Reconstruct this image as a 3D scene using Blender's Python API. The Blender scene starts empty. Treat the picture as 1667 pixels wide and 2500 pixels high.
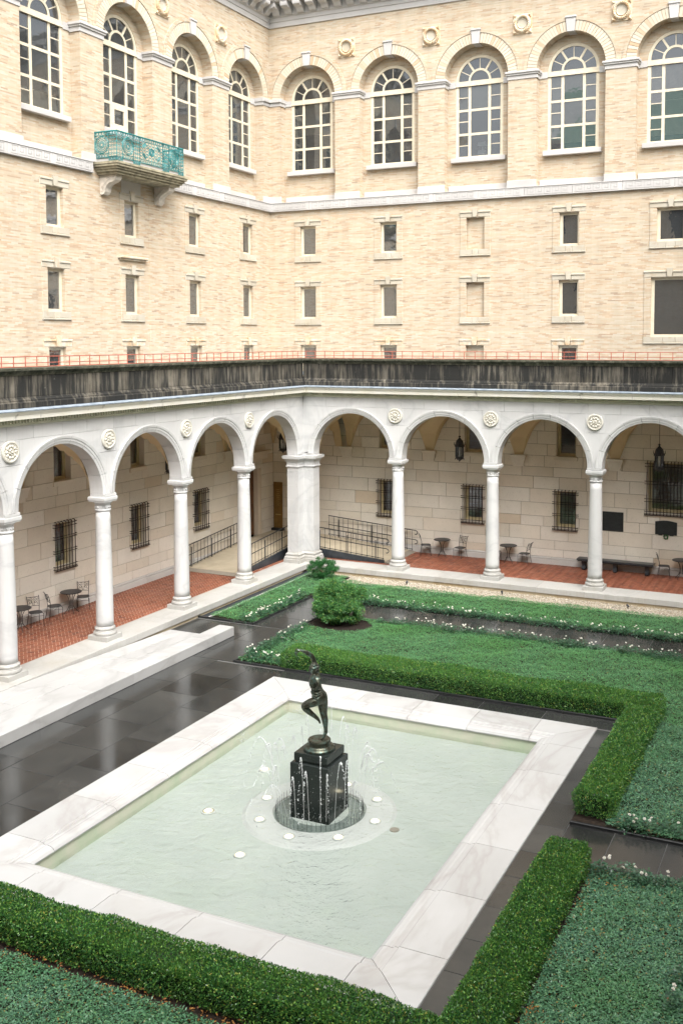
import bpy, bmesh, math, random
import numpy as np
from mathutils import Matrix, Vector
random.seed(7); rng = np.random.default_rng(7)
sc = bpy.context.scene
C = sc.collection
PI = math.pi; R = math.radians

# ------------------------------------------------------------------ camera
CAM = np.array([20.7533, -36.8954, 9.2424]); YAW, PIT, ROL = 0.42784, -0.06392, -0.00114
FPX, PCX, PCY, IW, IH = 2459.236, 941.984, 988.742, 1667.0, 2500.0
def cam_basis():
    f = np.array([-math.sin(YAW)*math.cos(PIT), math.cos(YAW)*math.cos(PIT), math.sin(PIT)])
    r = np.array([math.cos(YAW), math.sin(YAW), 0.0]); u = np.cross(r, f)
    c, s = math.cos(ROL), math.sin(ROL)
    return c*r + s*u, -s*r + c*u, f
_r, _u, _f = cam_basis()
cam = bpy.data.cameras.new('camera'); camo = bpy.data.objects.new('camera', cam); C.objects.link(camo)
cam.sensor_fit = 'HORIZONTAL'; cam.sensor_width = 36.0; cam.lens = FPX/IW*36.0
cam.shift_x = -(PCX - IW/2)/IW; cam.shift_y = (PCY - IH/2)/IW
cam.clip_start = 0.1; cam.clip_end = 3000
camo.matrix_world = Matrix(((_r[0], _u[0], -_f[0], CAM[0]), (_r[1], _u[1], -_f[1], CAM[1]), (_r[2], _u[2], -_f[2], CAM[2]), (0, 0, 0, 1)))
sc.camera = camo

# ------------------------------------------------------------------ sky, sun, exposure
SUN_EL, SUN_AZ = R(53), R(134)       # overcast: a veiled sun high behind the viewer
w = bpy.data.worlds.new('World'); sc.world = w; w.use_nodes = True
wn = w.node_tree.nodes; wl = w.node_tree.links
sky = wn.new('ShaderNodeTexSky'); sky.sky_type = 'NISHITA'; sky.sun_disc = False
sky.sun_elevation = SUN_EL; sky.sun_rotation = SUN_AZ; sky.dust_density = 6.0; sky.air_density = 1.0; sky.ozone_density = 1.0
hs = wn.new('ShaderNodeHueSaturation'); hs.inputs['Saturation'].default_value = 0.16
wl.new(sky.outputs[0], hs.inputs['Color']); wl.new(hs.outputs[0], wn['Background'].inputs[0])
wn['Background'].inputs[1].default_value = 0.15
sl = bpy.data.lights.new('sun', 'SUN'); so = bpy.data.objects.new('sun', sl); C.objects.link(so)
sl.energy = 1.5; sl.angle = R(60); sl.color = (1.0, 0.965, 0.92)
# the Nishita rotation is clockwise from +Y seen from above
sdir = Vector((math.sin(SUN_AZ)*math.cos(SUN_EL), math.cos(SUN_AZ)*math.cos(SUN_EL), math.sin(SUN_EL)))
so.rotation_euler = sdir.to_track_quat('Z', 'Y').to_euler(); so.location = (10, -15, 60)
sc.view_settings.view_transform = 'Standard'; sc.view_settings.look = 'None'
sc.view_settings.gamma = 1.0; sc.view_settings.use_curve_mapping = False
sc.view_settings.exposure = 1.45
sc.cycles.max_bounces = 8; sc.cycles.diffuse_bounces = 5; sc.cycles.glossy_bounces = 4
sc.cycles.transparent_max_bounces = 12; sc.cycles.caustics_reflective = False; sc.cycles.caustics_refractive = False
sc.cycles.use_denoising = True; sc.cycles.sample_clamp_indirect = 6

# ------------------------------------------------------------------ materials
# overall reflectance of each pale stone, paint or brick
ALB = {'roman_brick': .745, 'pale_granite': .75, 'carved_granite': .80, 'cream_terracotta': .66, 'stained_terracotta': .82, 'voussoir_brick': .78, 'arcade_marble': .76,
       'weathered_marble': .68, 'white_marble': .71, 'ramp_marble': .68, 'medallion_marble': .85, 'cream_window_paint': .85, 'red_floor_brick': .80, 'wet_slate': 1.05, 'weathered_parapet': .75, 'pale_gravel': .72, 'plinth_stone': .85}
class N:
    """small node-tree helper"""
    def __init__(s, name, rough=0.6, spec=0.5, metal=0.0):
        s.m = bpy.data.materials.new(name); s.m.use_nodes = True
        s.t = s.m.node_tree; s.b = s.t.nodes['Principled BSDF']; s.out = s.t.nodes['Material Output']
        s.b.inputs['Roughness'].default_value = rough; s.b.inputs['Metallic'].default_value = metal
        s.b.inputs['Specular IOR Level'].default_value = spec
        s._pos = None
    def n(s, typ, **kw):
        o = s.t.nodes.new('ShaderNode'+typ)
        for k, v in kw.items(): setattr(o, k, v)
        return o
    def link(s, a, b): s.t.links.new(a, b)
    def put(s, sock, v):
        if hasattr(v, 'is_linked') or hasattr(v, 'links'): s.link(v, sock)
        else:
            if isinstance(v, (tuple, list)) and len(v) == 3 and sock.type == 'RGBA': v = (*v, 1)
            sock.default_value = v
    def pos(s, scale=(1, 1, 1), loc=(0, 0, 0), rot=(0, 0, 0)):
        if s._pos is None: s._pos = s.n('NewGeometry').outputs['Position']
        mp = s.n('Mapping'); s.link(s._pos, mp.inputs[0])
        mp.inputs['Scale'].default_value = scale; mp.inputs['Location'].default_value = loc; mp.inputs['Rotation'].default_value = rot
        return mp.outputs[0]
    def noise(s, scale=5, detail=4, rough=0.55, vec=None, dist=0.0, sc3=(1, 1, 1)):
        o = s.n('TexNoise'); s.link(vec if vec is not None else s.pos(sc3), o.inputs['Vector'])
        o.inputs['Scale'].default_value = scale; o.inputs['Detail'].default_value = detail
        o.inputs['Roughness'].default_value = rough; o.inputs['Distortion'].default_value = dist
        return o.outputs['Fac']
    def ramp(s, fac, stops, interp='LINEAR'):
        o = s.n('ValToRGB'); s.link(fac, o.inputs[0]); cr = o.color_ramp; cr.interpolation = interp
        while len(cr.elements) < len(stops): cr.elements.new(0.5)
        for e, (p, c) in zip(cr.elements, stops):
            e.position = p; e.color = (c, c, c, 1) if not isinstance(c, (tuple, list)) else (*c, 1)
        return o.outputs[0]
    def mix(s, fac, a, b, mode='MIX'):
        o = s.n('Mix', data_type='RGBA', blend_type=mode)
        s.put(o.inputs['Factor'], fac); s.put(o.inputs['A'], a); s.put(o.inputs['B'], b)
        return o.outputs['Result']
    def math(s, op, a, b=0.0, c=None):
        o = s.n('Math', operation=op); s.put(o.inputs[0], a); s.put(o.inputs[1], b)
        if c is not None: s.put(o.inputs[2], c)
        return o.outputs[0]
    def rnd(s): return s.n('ObjectInfo').outputs['Random']
    def isl(s): return s.n('NewGeometry').outputs['Random Per Island']
    def gain(s, col, fac, lo, hi):
        """multiply col by a grey between lo and hi"""
        return s.mix(1.0, col, s.ramp(fac, [(0, lo), (1, hi)]), 'MULTIPLY')
    def color(s, c):
        k = ALB.get(s.m.name)
        if k: c = s.mix(1.0, c, (k, k, k), 'MULTIPLY')
        s.put(s.b.inputs['Base Color'], c); return s
    def bump(s, h, strength=0.3, dist=0.02):
        o = s.n('Bump'); o.inputs['Strength'].default_value = strength; o.inputs['Distance'].default_value = dist
        s.link(h, o.inputs['Height']); s.link(o.outputs[0], s.b.inputs['Normal']); return s

MT = {}
def brick_wall_mat():
    s = N('roman_brick', 0.85, 0.2)
    sep = s.n('SeparateXYZ'); s.link(s.n('NewGeometry').outputs['Position'], sep.inputs[0])
    u = s.math('ADD', sep.outputs[0], sep.outputs[1]); v = sep.outputs[2]
    rowf = s.math('DIVIDE', v, 0.050); row = s.math('FLOOR', rowf)
    uu = s.math('ADD', s.math('DIVIDE', u, 0.29), s.math('MULTIPLY', row, 0.4370))
    col = s.math('FLOOR', uu)
    cmb = s.n('CombineXYZ'); s.link(col, cmb.inputs[0]); s.link(row, cmb.inputs[1])
    wn_ = s.n('TexWhiteNoise', noise_dimensions='2D'); s.link(cmb.outputs[0], wn_.inputs['Vector'])
    c = s.ramp(wn_.outputs['Value'], [(0, (.68, .55, .40)), (.25, (.71, .60, .455)), (.52, (.76, .68, .56)), (.68, (.71, .56, .41)), (.84, (.67, .48, .32)), (.95, (.58, .41, .28)), (1, (.44, .33, .25))])
    # batches of brick laid together differ a little: long, low patches
    cv = s.n('CombineXYZ'); s.link(s.math('MULTIPLY', u, .6), cv.inputs[0]); s.link(s.math('MULTIPLY', v, 3.0), cv.inputs[1])
    nz = s.noise(1.4, 4, .6, vec=cv.outputs[0])
    c = s.mix(s.ramp(nz, [(.36, 0.1), (.7, .55)]), c, (.70, .60, .46))
    rn_ = s.n('TexWhiteNoise', noise_dimensions='1D'); s.link(row, rn_.inputs['W']); c = s.gain(c, rn_.outputs['Value'], .92, 1.05)
    c = s.mix(1.0, c, (1.0, .995, .975), 'MULTIPLY')
    c = s.gain(c, s.ramp(s.noise(1.0, 4, .65, sc3=(2.6, 2.6, .18)), [(.35, 0.0), (.6, 1.0)]), .90, 1.0)
    nb = s.noise(.22, 3, .6)
    c = s.gain(c, nb, .93, 1.04)
    fr = s.math('FRACT', rowf); fc = s.math('FRACT', uu)
    joint = s.math('MAXIMUM', s.math('LESS_THAN', fr, .16), s.math('LESS_THAN', fc, .035))
    c = s.mix(s.math('MULTIPLY', joint, .55), c, (.62, .55, .45))
    s.color(c); s.bump(s.math('SUBTRACT', 1.0, joint), .25, .006)
    return s.m
MT['brick'] = brick_wall_mat()

def stone(name, stops, scale, rough=.7, spec=.3, objvar=(.94, 1.04), fine=None, bump=.15, sc3=(1, 1, 1), dist=0.0, isl=False):
    s = N(name, rough, spec)
    c = s.ramp(s.noise(scale, 5, .6, sc3=sc3, dist=dist), stops)
    if fine: c = s.gain(c, s.noise(fine[0], 4, .7), fine[1], fine[2])
    if objvar: c = s.gain(c, s.isl() if isl else s.rnd(), *objvar)
    s.color(c)
    if bump: s.bump(s.noise(scale*9, 4, .7), bump, .004)
    return s
MT['granite'] = stone('pale_granite', [(.3, (.62, .60, .58)), (.7, (.72, .70, .68))], .8, fine=(40, .93, 1.04)).m
MT['granite_key'] = stone('carved_granite', [(.3, (.50, .49, .47)), (.7, (.62, .60, .58))], 2.0, fine=(14, .86, 1.05)).m
# terracotta window trim: cream with rusty orange run-off stains
def trim_mat(name, amount):
    s = N(name, .75, .3)
    c = s.ramp(s.noise(1.2, 3), [(.3, (.66, .59, .46)), (.7, (.74, .69, .58))])
    st = s.ramp(s.noise(3.1, 5, .65), [(.56-.12*amount, 0.0), (.78-.12*amount, .75)])
    c = s.mix(st, c, (.60, .39, .20)); c = s.gain(c, s.rnd(), .92, 1.05)
    s.color(c).bump(s.noise(30, 4), .15, .004); return s.m
MT['trim'] = trim_mat('cream_terracotta', .1)
MT['trim_rust'] = trim_mat('stained_terracotta', 1.3)
MT['wreath'] = trim_mat('tan_terracotta_wreath', 1.7)
def voussoir_mat():
    s = N('voussoir_brick', .8, .2)
    c = s.ramp(s.rnd(), [(0, (.70, .61, .47)), (.7, (.75, .68, .55)), (.93, (.71, .58, .42)), (1, (.64, .46, .30))])
    s.color(c).bump(s.noise(40, 3), .2, .004); return s.m
MT['voussoir'] = voussoir_mat()
def marble(name, base, vein, veinw, rough, spec=.5, warm=None, objvar=(.93, 1.03), stain=0.0):
    s = N(name, rough, spec)
    wv = s.noise(.34, 5, .55, dist=1.1, sc3=(1, .6, 1.3))
    v = s.math('ABSOLUTE', s.math('SUBTRACT', wv, .5))
    vm = s.ramp(v, [(0.0, veinw), (.035, veinw*.25), (.09, 0.0)])
    c = s.ramp(s.noise(.8, 4), [(.3, tuple(x*.94 for x in base)), (.7, base)])
    c = s.mix(vm, c, vein)
    if warm: c = s.mix(s.ramp(s.noise(.9, 4, .6), [(.52, 0), (.75, warm[0])]), c, warm[1])
    if stain:
        z = s.noise(3, 5, .65, sc3=(4, 4, .5)); c = s.mix(s.ramp(z, [(.5, 0), (.8, stain)]), c, (.42, .38, .28))
    c = s.gain(c, s.rnd(), *objvar)
    s.color(c).bump(s.noise(18, 4), .08, .004); return s.m
MT['marble'] = marble('arcade_marble', (.77, .77, .76), (.53, .54, .55), .45, .5, stain=.16)
MT['marble_step'] = marble('weathered_marble', (.64, .63, .60), (.46, .45, .42), .5, .5, warm=(.45, (.50, .45, .34)), stain=.4)
MT['marble_base'] = marble('stained_marble_course', (.50, .42, .29), (.33, .25, .14), .5, .6, warm=(.8, (.36, .25, .11)), stain=.45)
MT['marble_white'] = marble('white_marble', (.70, .70, .69), (.47, .44, .41), .42, .25, warm=(.12, (.60, .53, .42)), objvar=(.90, 1.03))
MT['marble_ramp'] = marble('ramp_marble', (.64, .64, .63), (.42, .41, .40), .5, .4, objvar=(.93, 1.03))
MT['medallion'] = stone('medallion_marble', [(.3, (.66, .63, .54)), (.7, (.74, .72, .65))], 6, objvar=None).m
# tan ashlar of the cloister walls
def ashlar():
    s = N('tan_ashlar', .8, .25)
    c = s.ramp(s.rnd(), [(0, (.63, .565, .47)), (.35, (.74, .685, .59)), (.6, (.70, .65, .57)), (.85, (.77, .725, .645)), (1, (.62, .52, .40))])
    c = s.gain(c, s.noise(1.3, 4, .6), .86, 1.1)
    c = s.mix(s.ramp(s.noise(16, 5, .75), [(.58, 0), (.72, .5)]), c, (.30, .25, .19))
    s.color(c).bump(s.noise(35, 4), .25, .006); return s.m
MT['ashlar'] = ashlar()
MT['joint'] = stone('mortar', [(.3, (.16, .135, .10)), (.7, (.20, .17, .13))], 4, objvar=None, bump=0).m
MT['joint_light'] = stone('pale_mortar', [(.3, (.40, .38, .34)), (.7, (.46, .44, .40))], 4, objvar=None, bump=0).m
MT['plinth_stone'] = stone('plinth_stone', [(.3, (.60, .58, .55)), (.7, (.68, .66, .63))], 1.2, fine=(30, .92, 1.05)).m
MT['plaster'] = stone('ochre_plaster', [(.3, (.58, .45, .27)), (.7, (.64, .51, .33))], .9, .9, .1, objvar=None, fine=(8, .95, 1.03)).m
# weathered attic parapet: pale stone under black run-off streaks
def parapet():
    s = N('weathered_parapet', .9, .15)
    base = s.ramp(s.noise(2.2, 4), [(.3, (.17, .15, .115)), (.7, (.27, .245, .20))])
    st = s.noise(1.0, 6, .7, sc3=(7, 7, .55)); big = s.noise(.8, 3, .5, sc3=(1, 1, .6))
    f = s.math('ADD', s.math('MULTIPLY', st, .75), s.math('MULTIPLY', big, .45))
    c = s.mix(s.ramp(f, [(.46, 0), (.64, .97)]), base, (.032, .033, .032))
    c = s.mix(s.ramp(s.noise(5, 5, .7), [(.64, 0), (.76, .4)]), c, (.36, .35, .31))
    s.color(s.gain(c, s.rnd(), .85, 1.1)).bump(s.noise(22, 5, .7), .35, .012); return s.m
MT['parapet'] = parapet()
def parapet_cap():
    s = N('mossy_parapet_cap', .95, .1)
    c = s.ramp(s.noise(3.5, 5, .7, sc3=(1.4, 1.4, 1)), [(.3, (.035, .04, .03)), (.55, (.10, .10, .075)), (.8, (.27, .26, .20))])
    s.color(c).bump(s.noise(18, 5, .7), .5, .015); return s.m
MT['parapet_cap'] = parapet_cap()
def corona():
    s = N('streaked_cornice', .6, .3)
    c = s.ramp(s.noise(1.4, 4), [(.3, (.72, .69, .58)), (.7, (.78, .76, .70))])
    c = s.mix(s.ramp(s.noise(1.0, 5, .7, sc3=(3.2, 3.2, .6)), [(.60, 0), (.72, .85)]), c, (.12, .11, .085))
    s.color(c); return s.m
MT['corona'] = corona()
MT['dentil'] = stone('lichened_marble', [(.3, (.50, .50, .38)), (.7, (.62, .61, .50))], 3, objvar=None).m
MT['lead'] = stone('lead_flashing', [(.35, (.17, .21, .26)), (.65, (.36, .41, .46))], 5, .5, .5, objvar=None, sc3=(1, 1, 4)).m
def simple(name, col, rough=.5, metal=0.0, spec=.5, var=None, bump=None):
    s = N(name, rough, spec, metal)
    c = s.ramp(s.noise(var[1] if var else 6, 4), [(.3, tuple(x*(1-(var[0] if var else .08)) for x in col)), (.7, tuple(min(1, x*(1+(var[0] if var else .08))) for x in col))])
    s.color(c)
    if bump: s.bump(s.noise(bump[0], 4), bump[1], .004)
    return s.m
MT['paint'] = simple('cream_window_paint', (.76, .68, .52), .5)
MT['paint_dim'] = simple('ochre_window_paint', (.50, .42, .24), .55)
MT['blind'] = simple('buff_blind', (.85, .78, .62), .6)
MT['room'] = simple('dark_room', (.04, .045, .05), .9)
MT['curtain'] = simple('ochre_curtain', (.50, .27, .05), .8)
MT['curtain_red'] = simple('dark_red_curtain', (.12, .035, .03), .8)
MT['white_card'] = simple('white_lampshade', (.70, .72, .72), .7)
MT['iron'] = simple('black_iron', (.018, .018, .02), .45, 0, .5)
MT['iron_rust'] = simple('rusty_iron', (.035, .022, .018), .6, 0, .4, (.3, 20))
MT['rail_red'] = simple('red_oxide_rail', (.40, .12, .08), .6, 0, .3, (.25, 6))
MT['teal'] = simple('teal_painted_iron', (.022, .18, .18), .45, 0, .4, (.3, 9))
MT['mossy'] = simple('mossy_balcony_stone', (.30, .27, .19), .9, 0, .2, (.45, 5), (20, .4))
MT['bracket'] = simple('carved_bracket_stone', (.58, .53, .46), .8, 0, .2, (.15, 8), (25, .4))
MT['wood'] = simple('brown_door_wood', (.13, .06, .025), .4, 0, .5, (.25, 3))
MT['brass'] = simple('brown_gilt_board', (.20, .11, .025), .45, 0, .4, (.2, 3))
MT['brass_text'] = simple('gilt_lettering', (.45, .30, .10), .45)
MT['plaque'] = simple('dark_bronze_plaque', (.022, .024, .026), .4, 0, .4, (.2, 12))
MT['bench'] = simple('black_granite_bench', (.028, .032, .036), .3, 0, .5, (.3, 10))
MT['ramp_floor'] = simple('beige_ramp_concrete', (.44, .38, .28), .8, 0, .25, (.12, 2))
MT['ramp_foot'] = simple('grey_ramp_sill', (.24, .21, .17), .7)
MT['slate_wall'] = simple('black_slate_face', (.025, .030, .036), .35, 0, .5, (.4, 5))
def bronze():
    s = N('patinated_bronze', .30, .6, .75)
    n = s.noise(9, 5, .65)
    c = s.ramp(n, [(.3, (.035, .030, .020)), (.52, (.07, .075, .055)), (.68, (.10, .17, .15)), (.8, (.22, .33, .30))])
    s.color(c); s.put(s.b.inputs['Roughness'], s.ramp(n, [(.3, .22), (.8, .5)])); s.bump(s.noise(45, 3), .12, .004); return s.m
MT['bronze'] = bronze()
def black_granite():
    s = N('wet_black_granite', .12, .28)
    c = s.ramp(s.noise(60, 4, .7), [(.4, (.008, .011, .010)), (.62, (.020, .026, .023)), (.75, (.06, .075, .07))])
    s.color(c); s.put(s.b.inputs['Roughness'], s.ramp(s.noise(3, 4), [(.3, .08), (.7, .32)])); return s.m
MT['black_granite'] = black_granite()
def slate():
    s = N('wet_slate', .2, .5)
    c = s.ramp(s.noise(.9, 5, .6), [(.25, (.023, .0245, .0245)), (.5, (.035, .036, .035)), (.8, (.050, .050, .047))])
    c = s.gain(c, s.noise(70, 3, .7), .75, 1.25); c = s.gain(c, s.rnd(), .62, 1.35)
    s.color(c)
    s.put(s.b.inputs['Roughness'], s.math('ADD', s.ramp(s.noise(.8, 3, .55), [(.3, .06), (.7, .20)]), s.math('MULTIPLY', s.rnd(), .07)))
    s.bump(s.noise(24, 4, .6), .05, .004); return s.m
MT['slate'] = slate()
MT['grout'] = simple('grey_grout', (.10, .10, .095), .6)
MT['kerb'] = simple('black_kerb_stone', (.018, .019, .020), .35, 0, .5, (.3, 6))
MT['soil'] = simple('dark_wet_soil', (.028, .020, .015), .9, 0, .2, (.5, 14), (40, .8))
MT['mulch'] = simple('bark_mulch', (.022, .016, .013), .9, 0, .2, (.6, 25), (50, .9))
MT['mortar_floor'] = simple('pale_floor_mortar', (.44, .34, .26), .7)
def floor_brick():
    s = N('red_floor_brick', .5, .3)
    rn = s.math('ADD', s.rnd(), s.isl())
    rn = s.math('FRACT', s.math('MULTIPLY', rn, 7.31))
    c = s.ramp(rn, [(0, (.22, .070, .038)), (.5, (.29, .098, .053)), (.85, (.35, .13, .075)), (1, (.16, .055, .036))])
    c = s.gain(c, s.noise(.6, 4), .8, 1.15)
    s.color(c); s.put(s.b.inputs['Roughness'], s.ramp(s.noise(.8, 3), [(.3, .32), (.7, .62)])); return s.m
MT['floor_brick'] = floor_brick()
MT['gravel'] = None
def gravel():
    s = N('pale_gravel', .8, .2)
    s.color(s.ramp(s.isl(), [(0, (.46, .39, .29)), (.5, (.62, .54, .42)), (1, (.74, .68, .58))])); return s.m
MT['gravel'] = gravel()
def leaf(name, stops, rough=.42, spec=.45, trans=.25, patch=None):
    s = N(name, rough, spec)
    c = s.ramp(s.isl(), stops)
    if patch: c = s.mix(s.ramp(s.noise(patch[0], 3), [(.45, 0), (.7, patch[1])]), c, patch[2])
    s.color(c)
    tr = s.n('BsdfTranslucent'); s.link(c, tr.inputs[0])
    mx = s.n('MixShader'); mx.inputs[0].default_value = trans
    s.link(s.b.outputs[0], mx.inputs[1]); s.link(tr.outputs[0], mx.inputs[2]); s.link(mx.outputs[0], s.out.inputs[0])
    return s.m
MT['cover'] = leaf('ground_cover_leaf', [(0, (.045, .14, .052)), (.45, (.078, .225, .095)), (.8, (.13, .30, .135)), (.975, (.17, .34, .11)), (1, (.28, .16, .04))], .45, .35, .2, (.5, .6, (.085, .25, .062)))
MT['cover_near'] = leaf('blue_green_cover_leaf', [(0, (.032, .105, .052)), (.40, (.070, .190, .100)), (.8, (.125, .275, .160)), (.965, (.16, .32, .12)), (1, (.30, .14, .03))], .36, .45, .18, (.6, .5, (.072, .215, .066)))
MT['box'] = leaf('boxwood_leaf', [(0, (.016, .070, .020)), (.4, (.042, .150, .036)), (.75, (.10, .265, .052)), (.95, (.22, .38, .065)), (1, (.34, .28, .06))], .36, .4, .22, (1.1, .35, (.10, .24, .036)))
MT['box_core'] = simple('boxwood_inner_shade', (.010, .024, .008), .9)  # near-black: the shade inside the hedge put into the colour
MT['maple'] = leaf('cutleaf_shrub_leaf', [(0, (.036, .125, .038)), (.5, (.068, .215, .060)), (.9, (.145, .32, .078)), (1, (.26, .31, .06))], .4, .4, .28)
MT['dark_shrub'] = leaf('dark_shrub_leaf', [(0, (.016, .090, .026)), (.6, (.034, .160, .042)), (1, (.070, .23, .055))], .3, .6, .22)
MT['rose_leaf'] = leaf('rose_leaf', [(0, (.022, .075, .038)), (.6, (.042, .125, .062)), (.93, (.065, .165, .075)), (1, (.18, .07, .04))], .3, .6, .18)
MT['petal'] = leaf('white_petal', [(0, (.80, .77, .68)), (1, (.90, .89, .85))], .5, .3, .3)
MT['twig'] = simple('brown_twig', (.06, .04, .025), .8)
MT['litter'] = leaf('fallen_leaf', [(0, (.30, .13, .03)), (.5, (.42, .20, .05)), (1, (.20, .09, .04))], .6, .3, .2)
MT['pool_floor'] = None
def pool_floor():
    s = N('pale_pool_floor', .6, .3)
    c = s.ramp(s.noise(.8, 5, .6), [(.3, (.385, .42, .39)), (.7, (.445, .475, .445))])
    c = s.mix(s.ramp(s.noise(.7, 4, .6), [(.5, 0), (.75, .35)]), c, (.41, .475, .37))
    c = s.gain(c, s.noise(35, 3, .7), .93, 1.05); s.color(c); return s.m
MT['pool_floor'] = pool_floor()
MT['ring_shade'] = simple('dark_ring_shade', (.15, .18, .165), .5, 0, .4, (.3, 4))  # pedestal's dark reflection in shaded water, painted as a colour
MT['ring_stone'] = stone('pale_ring_stone', [(.3, (.46, .47, .455)), (.7, (.51, .52, .505))], 1.5, objvar=None).m
def algae():
    s = N('algae_marble', .5, .4)
    c = s.mix(s.ramp(s.noise(1.5, 5, .6), [(.4, 0), (.72, .7)]), (.56, .56, .45), (.38, .50, .33))
    s.color(c); return s.m
MT['algae'] = algae()
def water():
    s = N('pool_water')
    tr = s.n('BsdfTransparent'); tr.inputs[0].default_value = (.94, .965, .95, 1)
    gl = s.n('BsdfGlossy'); gl.inputs['Roughness'].default_value = .03; gl.inputs['Color'].default_value = (1, 1, 1, 1)
    lw = s.n('Fresnel'); lw.inputs[0].default_value = 1.33
    h = s.math('ADD', s.noise(4.0, 3, .5, dist=.8), s.math('MULTIPLY', s.noise(17, 2, .5), .35))
    b = s.n('Bump'); b.inputs['Strength'].default_value = .85; b.inputs['Distance'].default_value = .06
    s.link(h, b.inputs['Height']); s.link(b.outputs[0], gl.inputs['Normal']); s.link(b.outputs[0], lw.inputs['Normal'])
    mx = s.n('MixShader'); s.link(lw.outputs[0], mx.inputs[0]); s.link(tr.outputs[0], mx.inputs[1]); s.link(gl.outputs[0], mx.inputs[2])
    s.link(mx.outputs[0], s.out.inputs[0]); return s.m
MT['water'] = water()
def droplet():
    s = N('water_droplet', .08, .6)
    tr = s.n('BsdfTransparent'); s.color((.80, .83, .83))
    mx = s.n('MixShader'); mx.inputs[0].default_value = .62
    s.link(tr.outputs[0], mx.inputs[1]); s.link(s.b.outputs[0], mx.inputs[2]); s.link(mx.outputs[0], s.out.inputs[0]); return s.m
MT['droplet'] = droplet()
def glass(name, tint, refl):
    s = N(name)
    tr = s.n('BsdfTransparent'); tr.inputs[0].default_value = (*tint, 1)
    gl = s.n('BsdfGlossy'); gl.inputs['Roughness'].default_value = .015; gl.inputs['Color'].default_value = (.92, .96, 1, 1)
    b = s.n('Bump'); b.inputs['Strength'].default_value = .12; b.inputs['Distance'].default_value = .02
    s.link(s.noise(2.2, 2), b.inputs['Height']); s.link(b.outputs[0], gl.inputs['Normal'])
    lw = s.n('Fresnel'); lw.inputs[0].default_value = refl
    mx = s.n('MixShader'); s.link(lw.outputs[0], mx.inputs[0]); s.link(tr.outputs[0], mx.inputs[1]); s.link(gl.outputs[0], mx.inputs[2])
    df = s.n('BsdfDiffuse'); df.inputs[0].default_value = (.30, .32, .33, 1); m2 = s.n('MixShader'); m2.inputs[0].default_value = .11  # even grey veil brightens the panes in place of reflected sky
    s.link(mx.outputs[0], m2.inputs[1]); s.link(df.outputs[0], m2.inputs[2]); s.link(m2.outputs[0], s.out.inputs[0]); return s.m
MT['glass_low'] = glass('casement_glass', (.85, .85, .83), 3.2)
MT['glass'] = glass('window_glass', (.90, .93, .94), 2.2)
def emit(name, col, st):
    s = N(name); e = s.n('Emission'); e.inputs[0].default_value = (*col, 1); e.inputs[1].default_value = st
    s.link(e.outputs[0], s.out.inputs[0]); return s.m
def lens():
    s = N('lit_lens'); e = s.n('Emission'); tc = s.n('TexCoord').outputs['Object']; ln = s.n('VectorMath', operation='LENGTH'); s.link(tc, ln.inputs[0])
    q = s.math('DIVIDE', ln.outputs['Value'], .12)
    s.link(s.ramp(q, [(0, (1, .95, .82)), (.5, (1, .88, .62)), (1, (.85, .75, .5))]), e.inputs[0]); s.link(s.ramp(q, [(0, 1.0), (.45, .55), (.75, .10), (1, .03)]), e.inputs[1])
    m_ = s.math('MULTIPLY', s.ramp(q, [(0, 1.0), (.45, .5), (.75, .09), (1, .025)]), 8.0); s.link(m_, e.inputs[1])
    s.link(e.outputs[0], s.out.inputs[0]); return s.m
MT['lamp_glow'] = lens()
MT['copper'] = simple('green_copper_roof', (.16, .33, .27), .7, 0, .3, (.2, 2))

# ------------------------------------------------------------------ mesh helpers
def link(o, parent=None):
    C.objects.link(o)
    if parent is not None: o.parent = parent
    return o
def mesh(name, V, F, mat, smooth=False, fix=True):
    me = bpy.data.meshes.new(name); me.from_pydata([tuple(map(float, v)) for v in V], [], [tuple(map(int, f)) for f in F])
    if fix:
        bm = bmesh.new(); bm.from_mesh(me); bmesh.ops.recalc_face_normals(bm, faces=bm.faces); bm.to_mesh(me); bm.free()
    me.materials.append(MT[mat] if isinstance(mat, str) else mat)
    if smooth: me.polygons.foreach_set('use_smooth', [True]*len(me.polygons))
    me.update(); return me
def fastmesh(name, V, F, mat):
    """big quad meshes from numpy arrays"""
    me = bpy.data.meshes.new(name); V = np.asarray(V, np.float32); F = np.asarray(F, np.int32)
    n, k = F.shape
    me.vertices.add(len(V)); me.vertices.foreach_set('co', V.ravel())
    me.loops.add(n*k); me.loops.foreach_set('vertex_index', F.ravel())
    me.polygons.add(n); me.polygons.foreach_set('loop_start', np.arange(0, n*k, k, dtype=np.int32))
    me.update(calc_edges=True); me.materials.append(MT[mat]); return me
def ob(name, me, parent=None, loc=(0, 0, 0), rot=None, scale=None, kind=None):
    o = bpy.data.objects.new(name, me); link(o, parent); o.location = loc
    if rot is not None: o.rotation_euler = rot
    if scale is not None: o.scale = scale
    if kind: o['kind'] = kind
    return o
def tag(o, label, cat, group=None):
    o['label'] = label; o['category'] = cat
    if group: o['group'] = group
    return o
def thing(name, label, cat, loc=(0, 0, 0), rz=0.0, group=None):
    o = ob(name, None, None, loc, (0, 0, rz)); return tag(o, label, cat, group)
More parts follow.
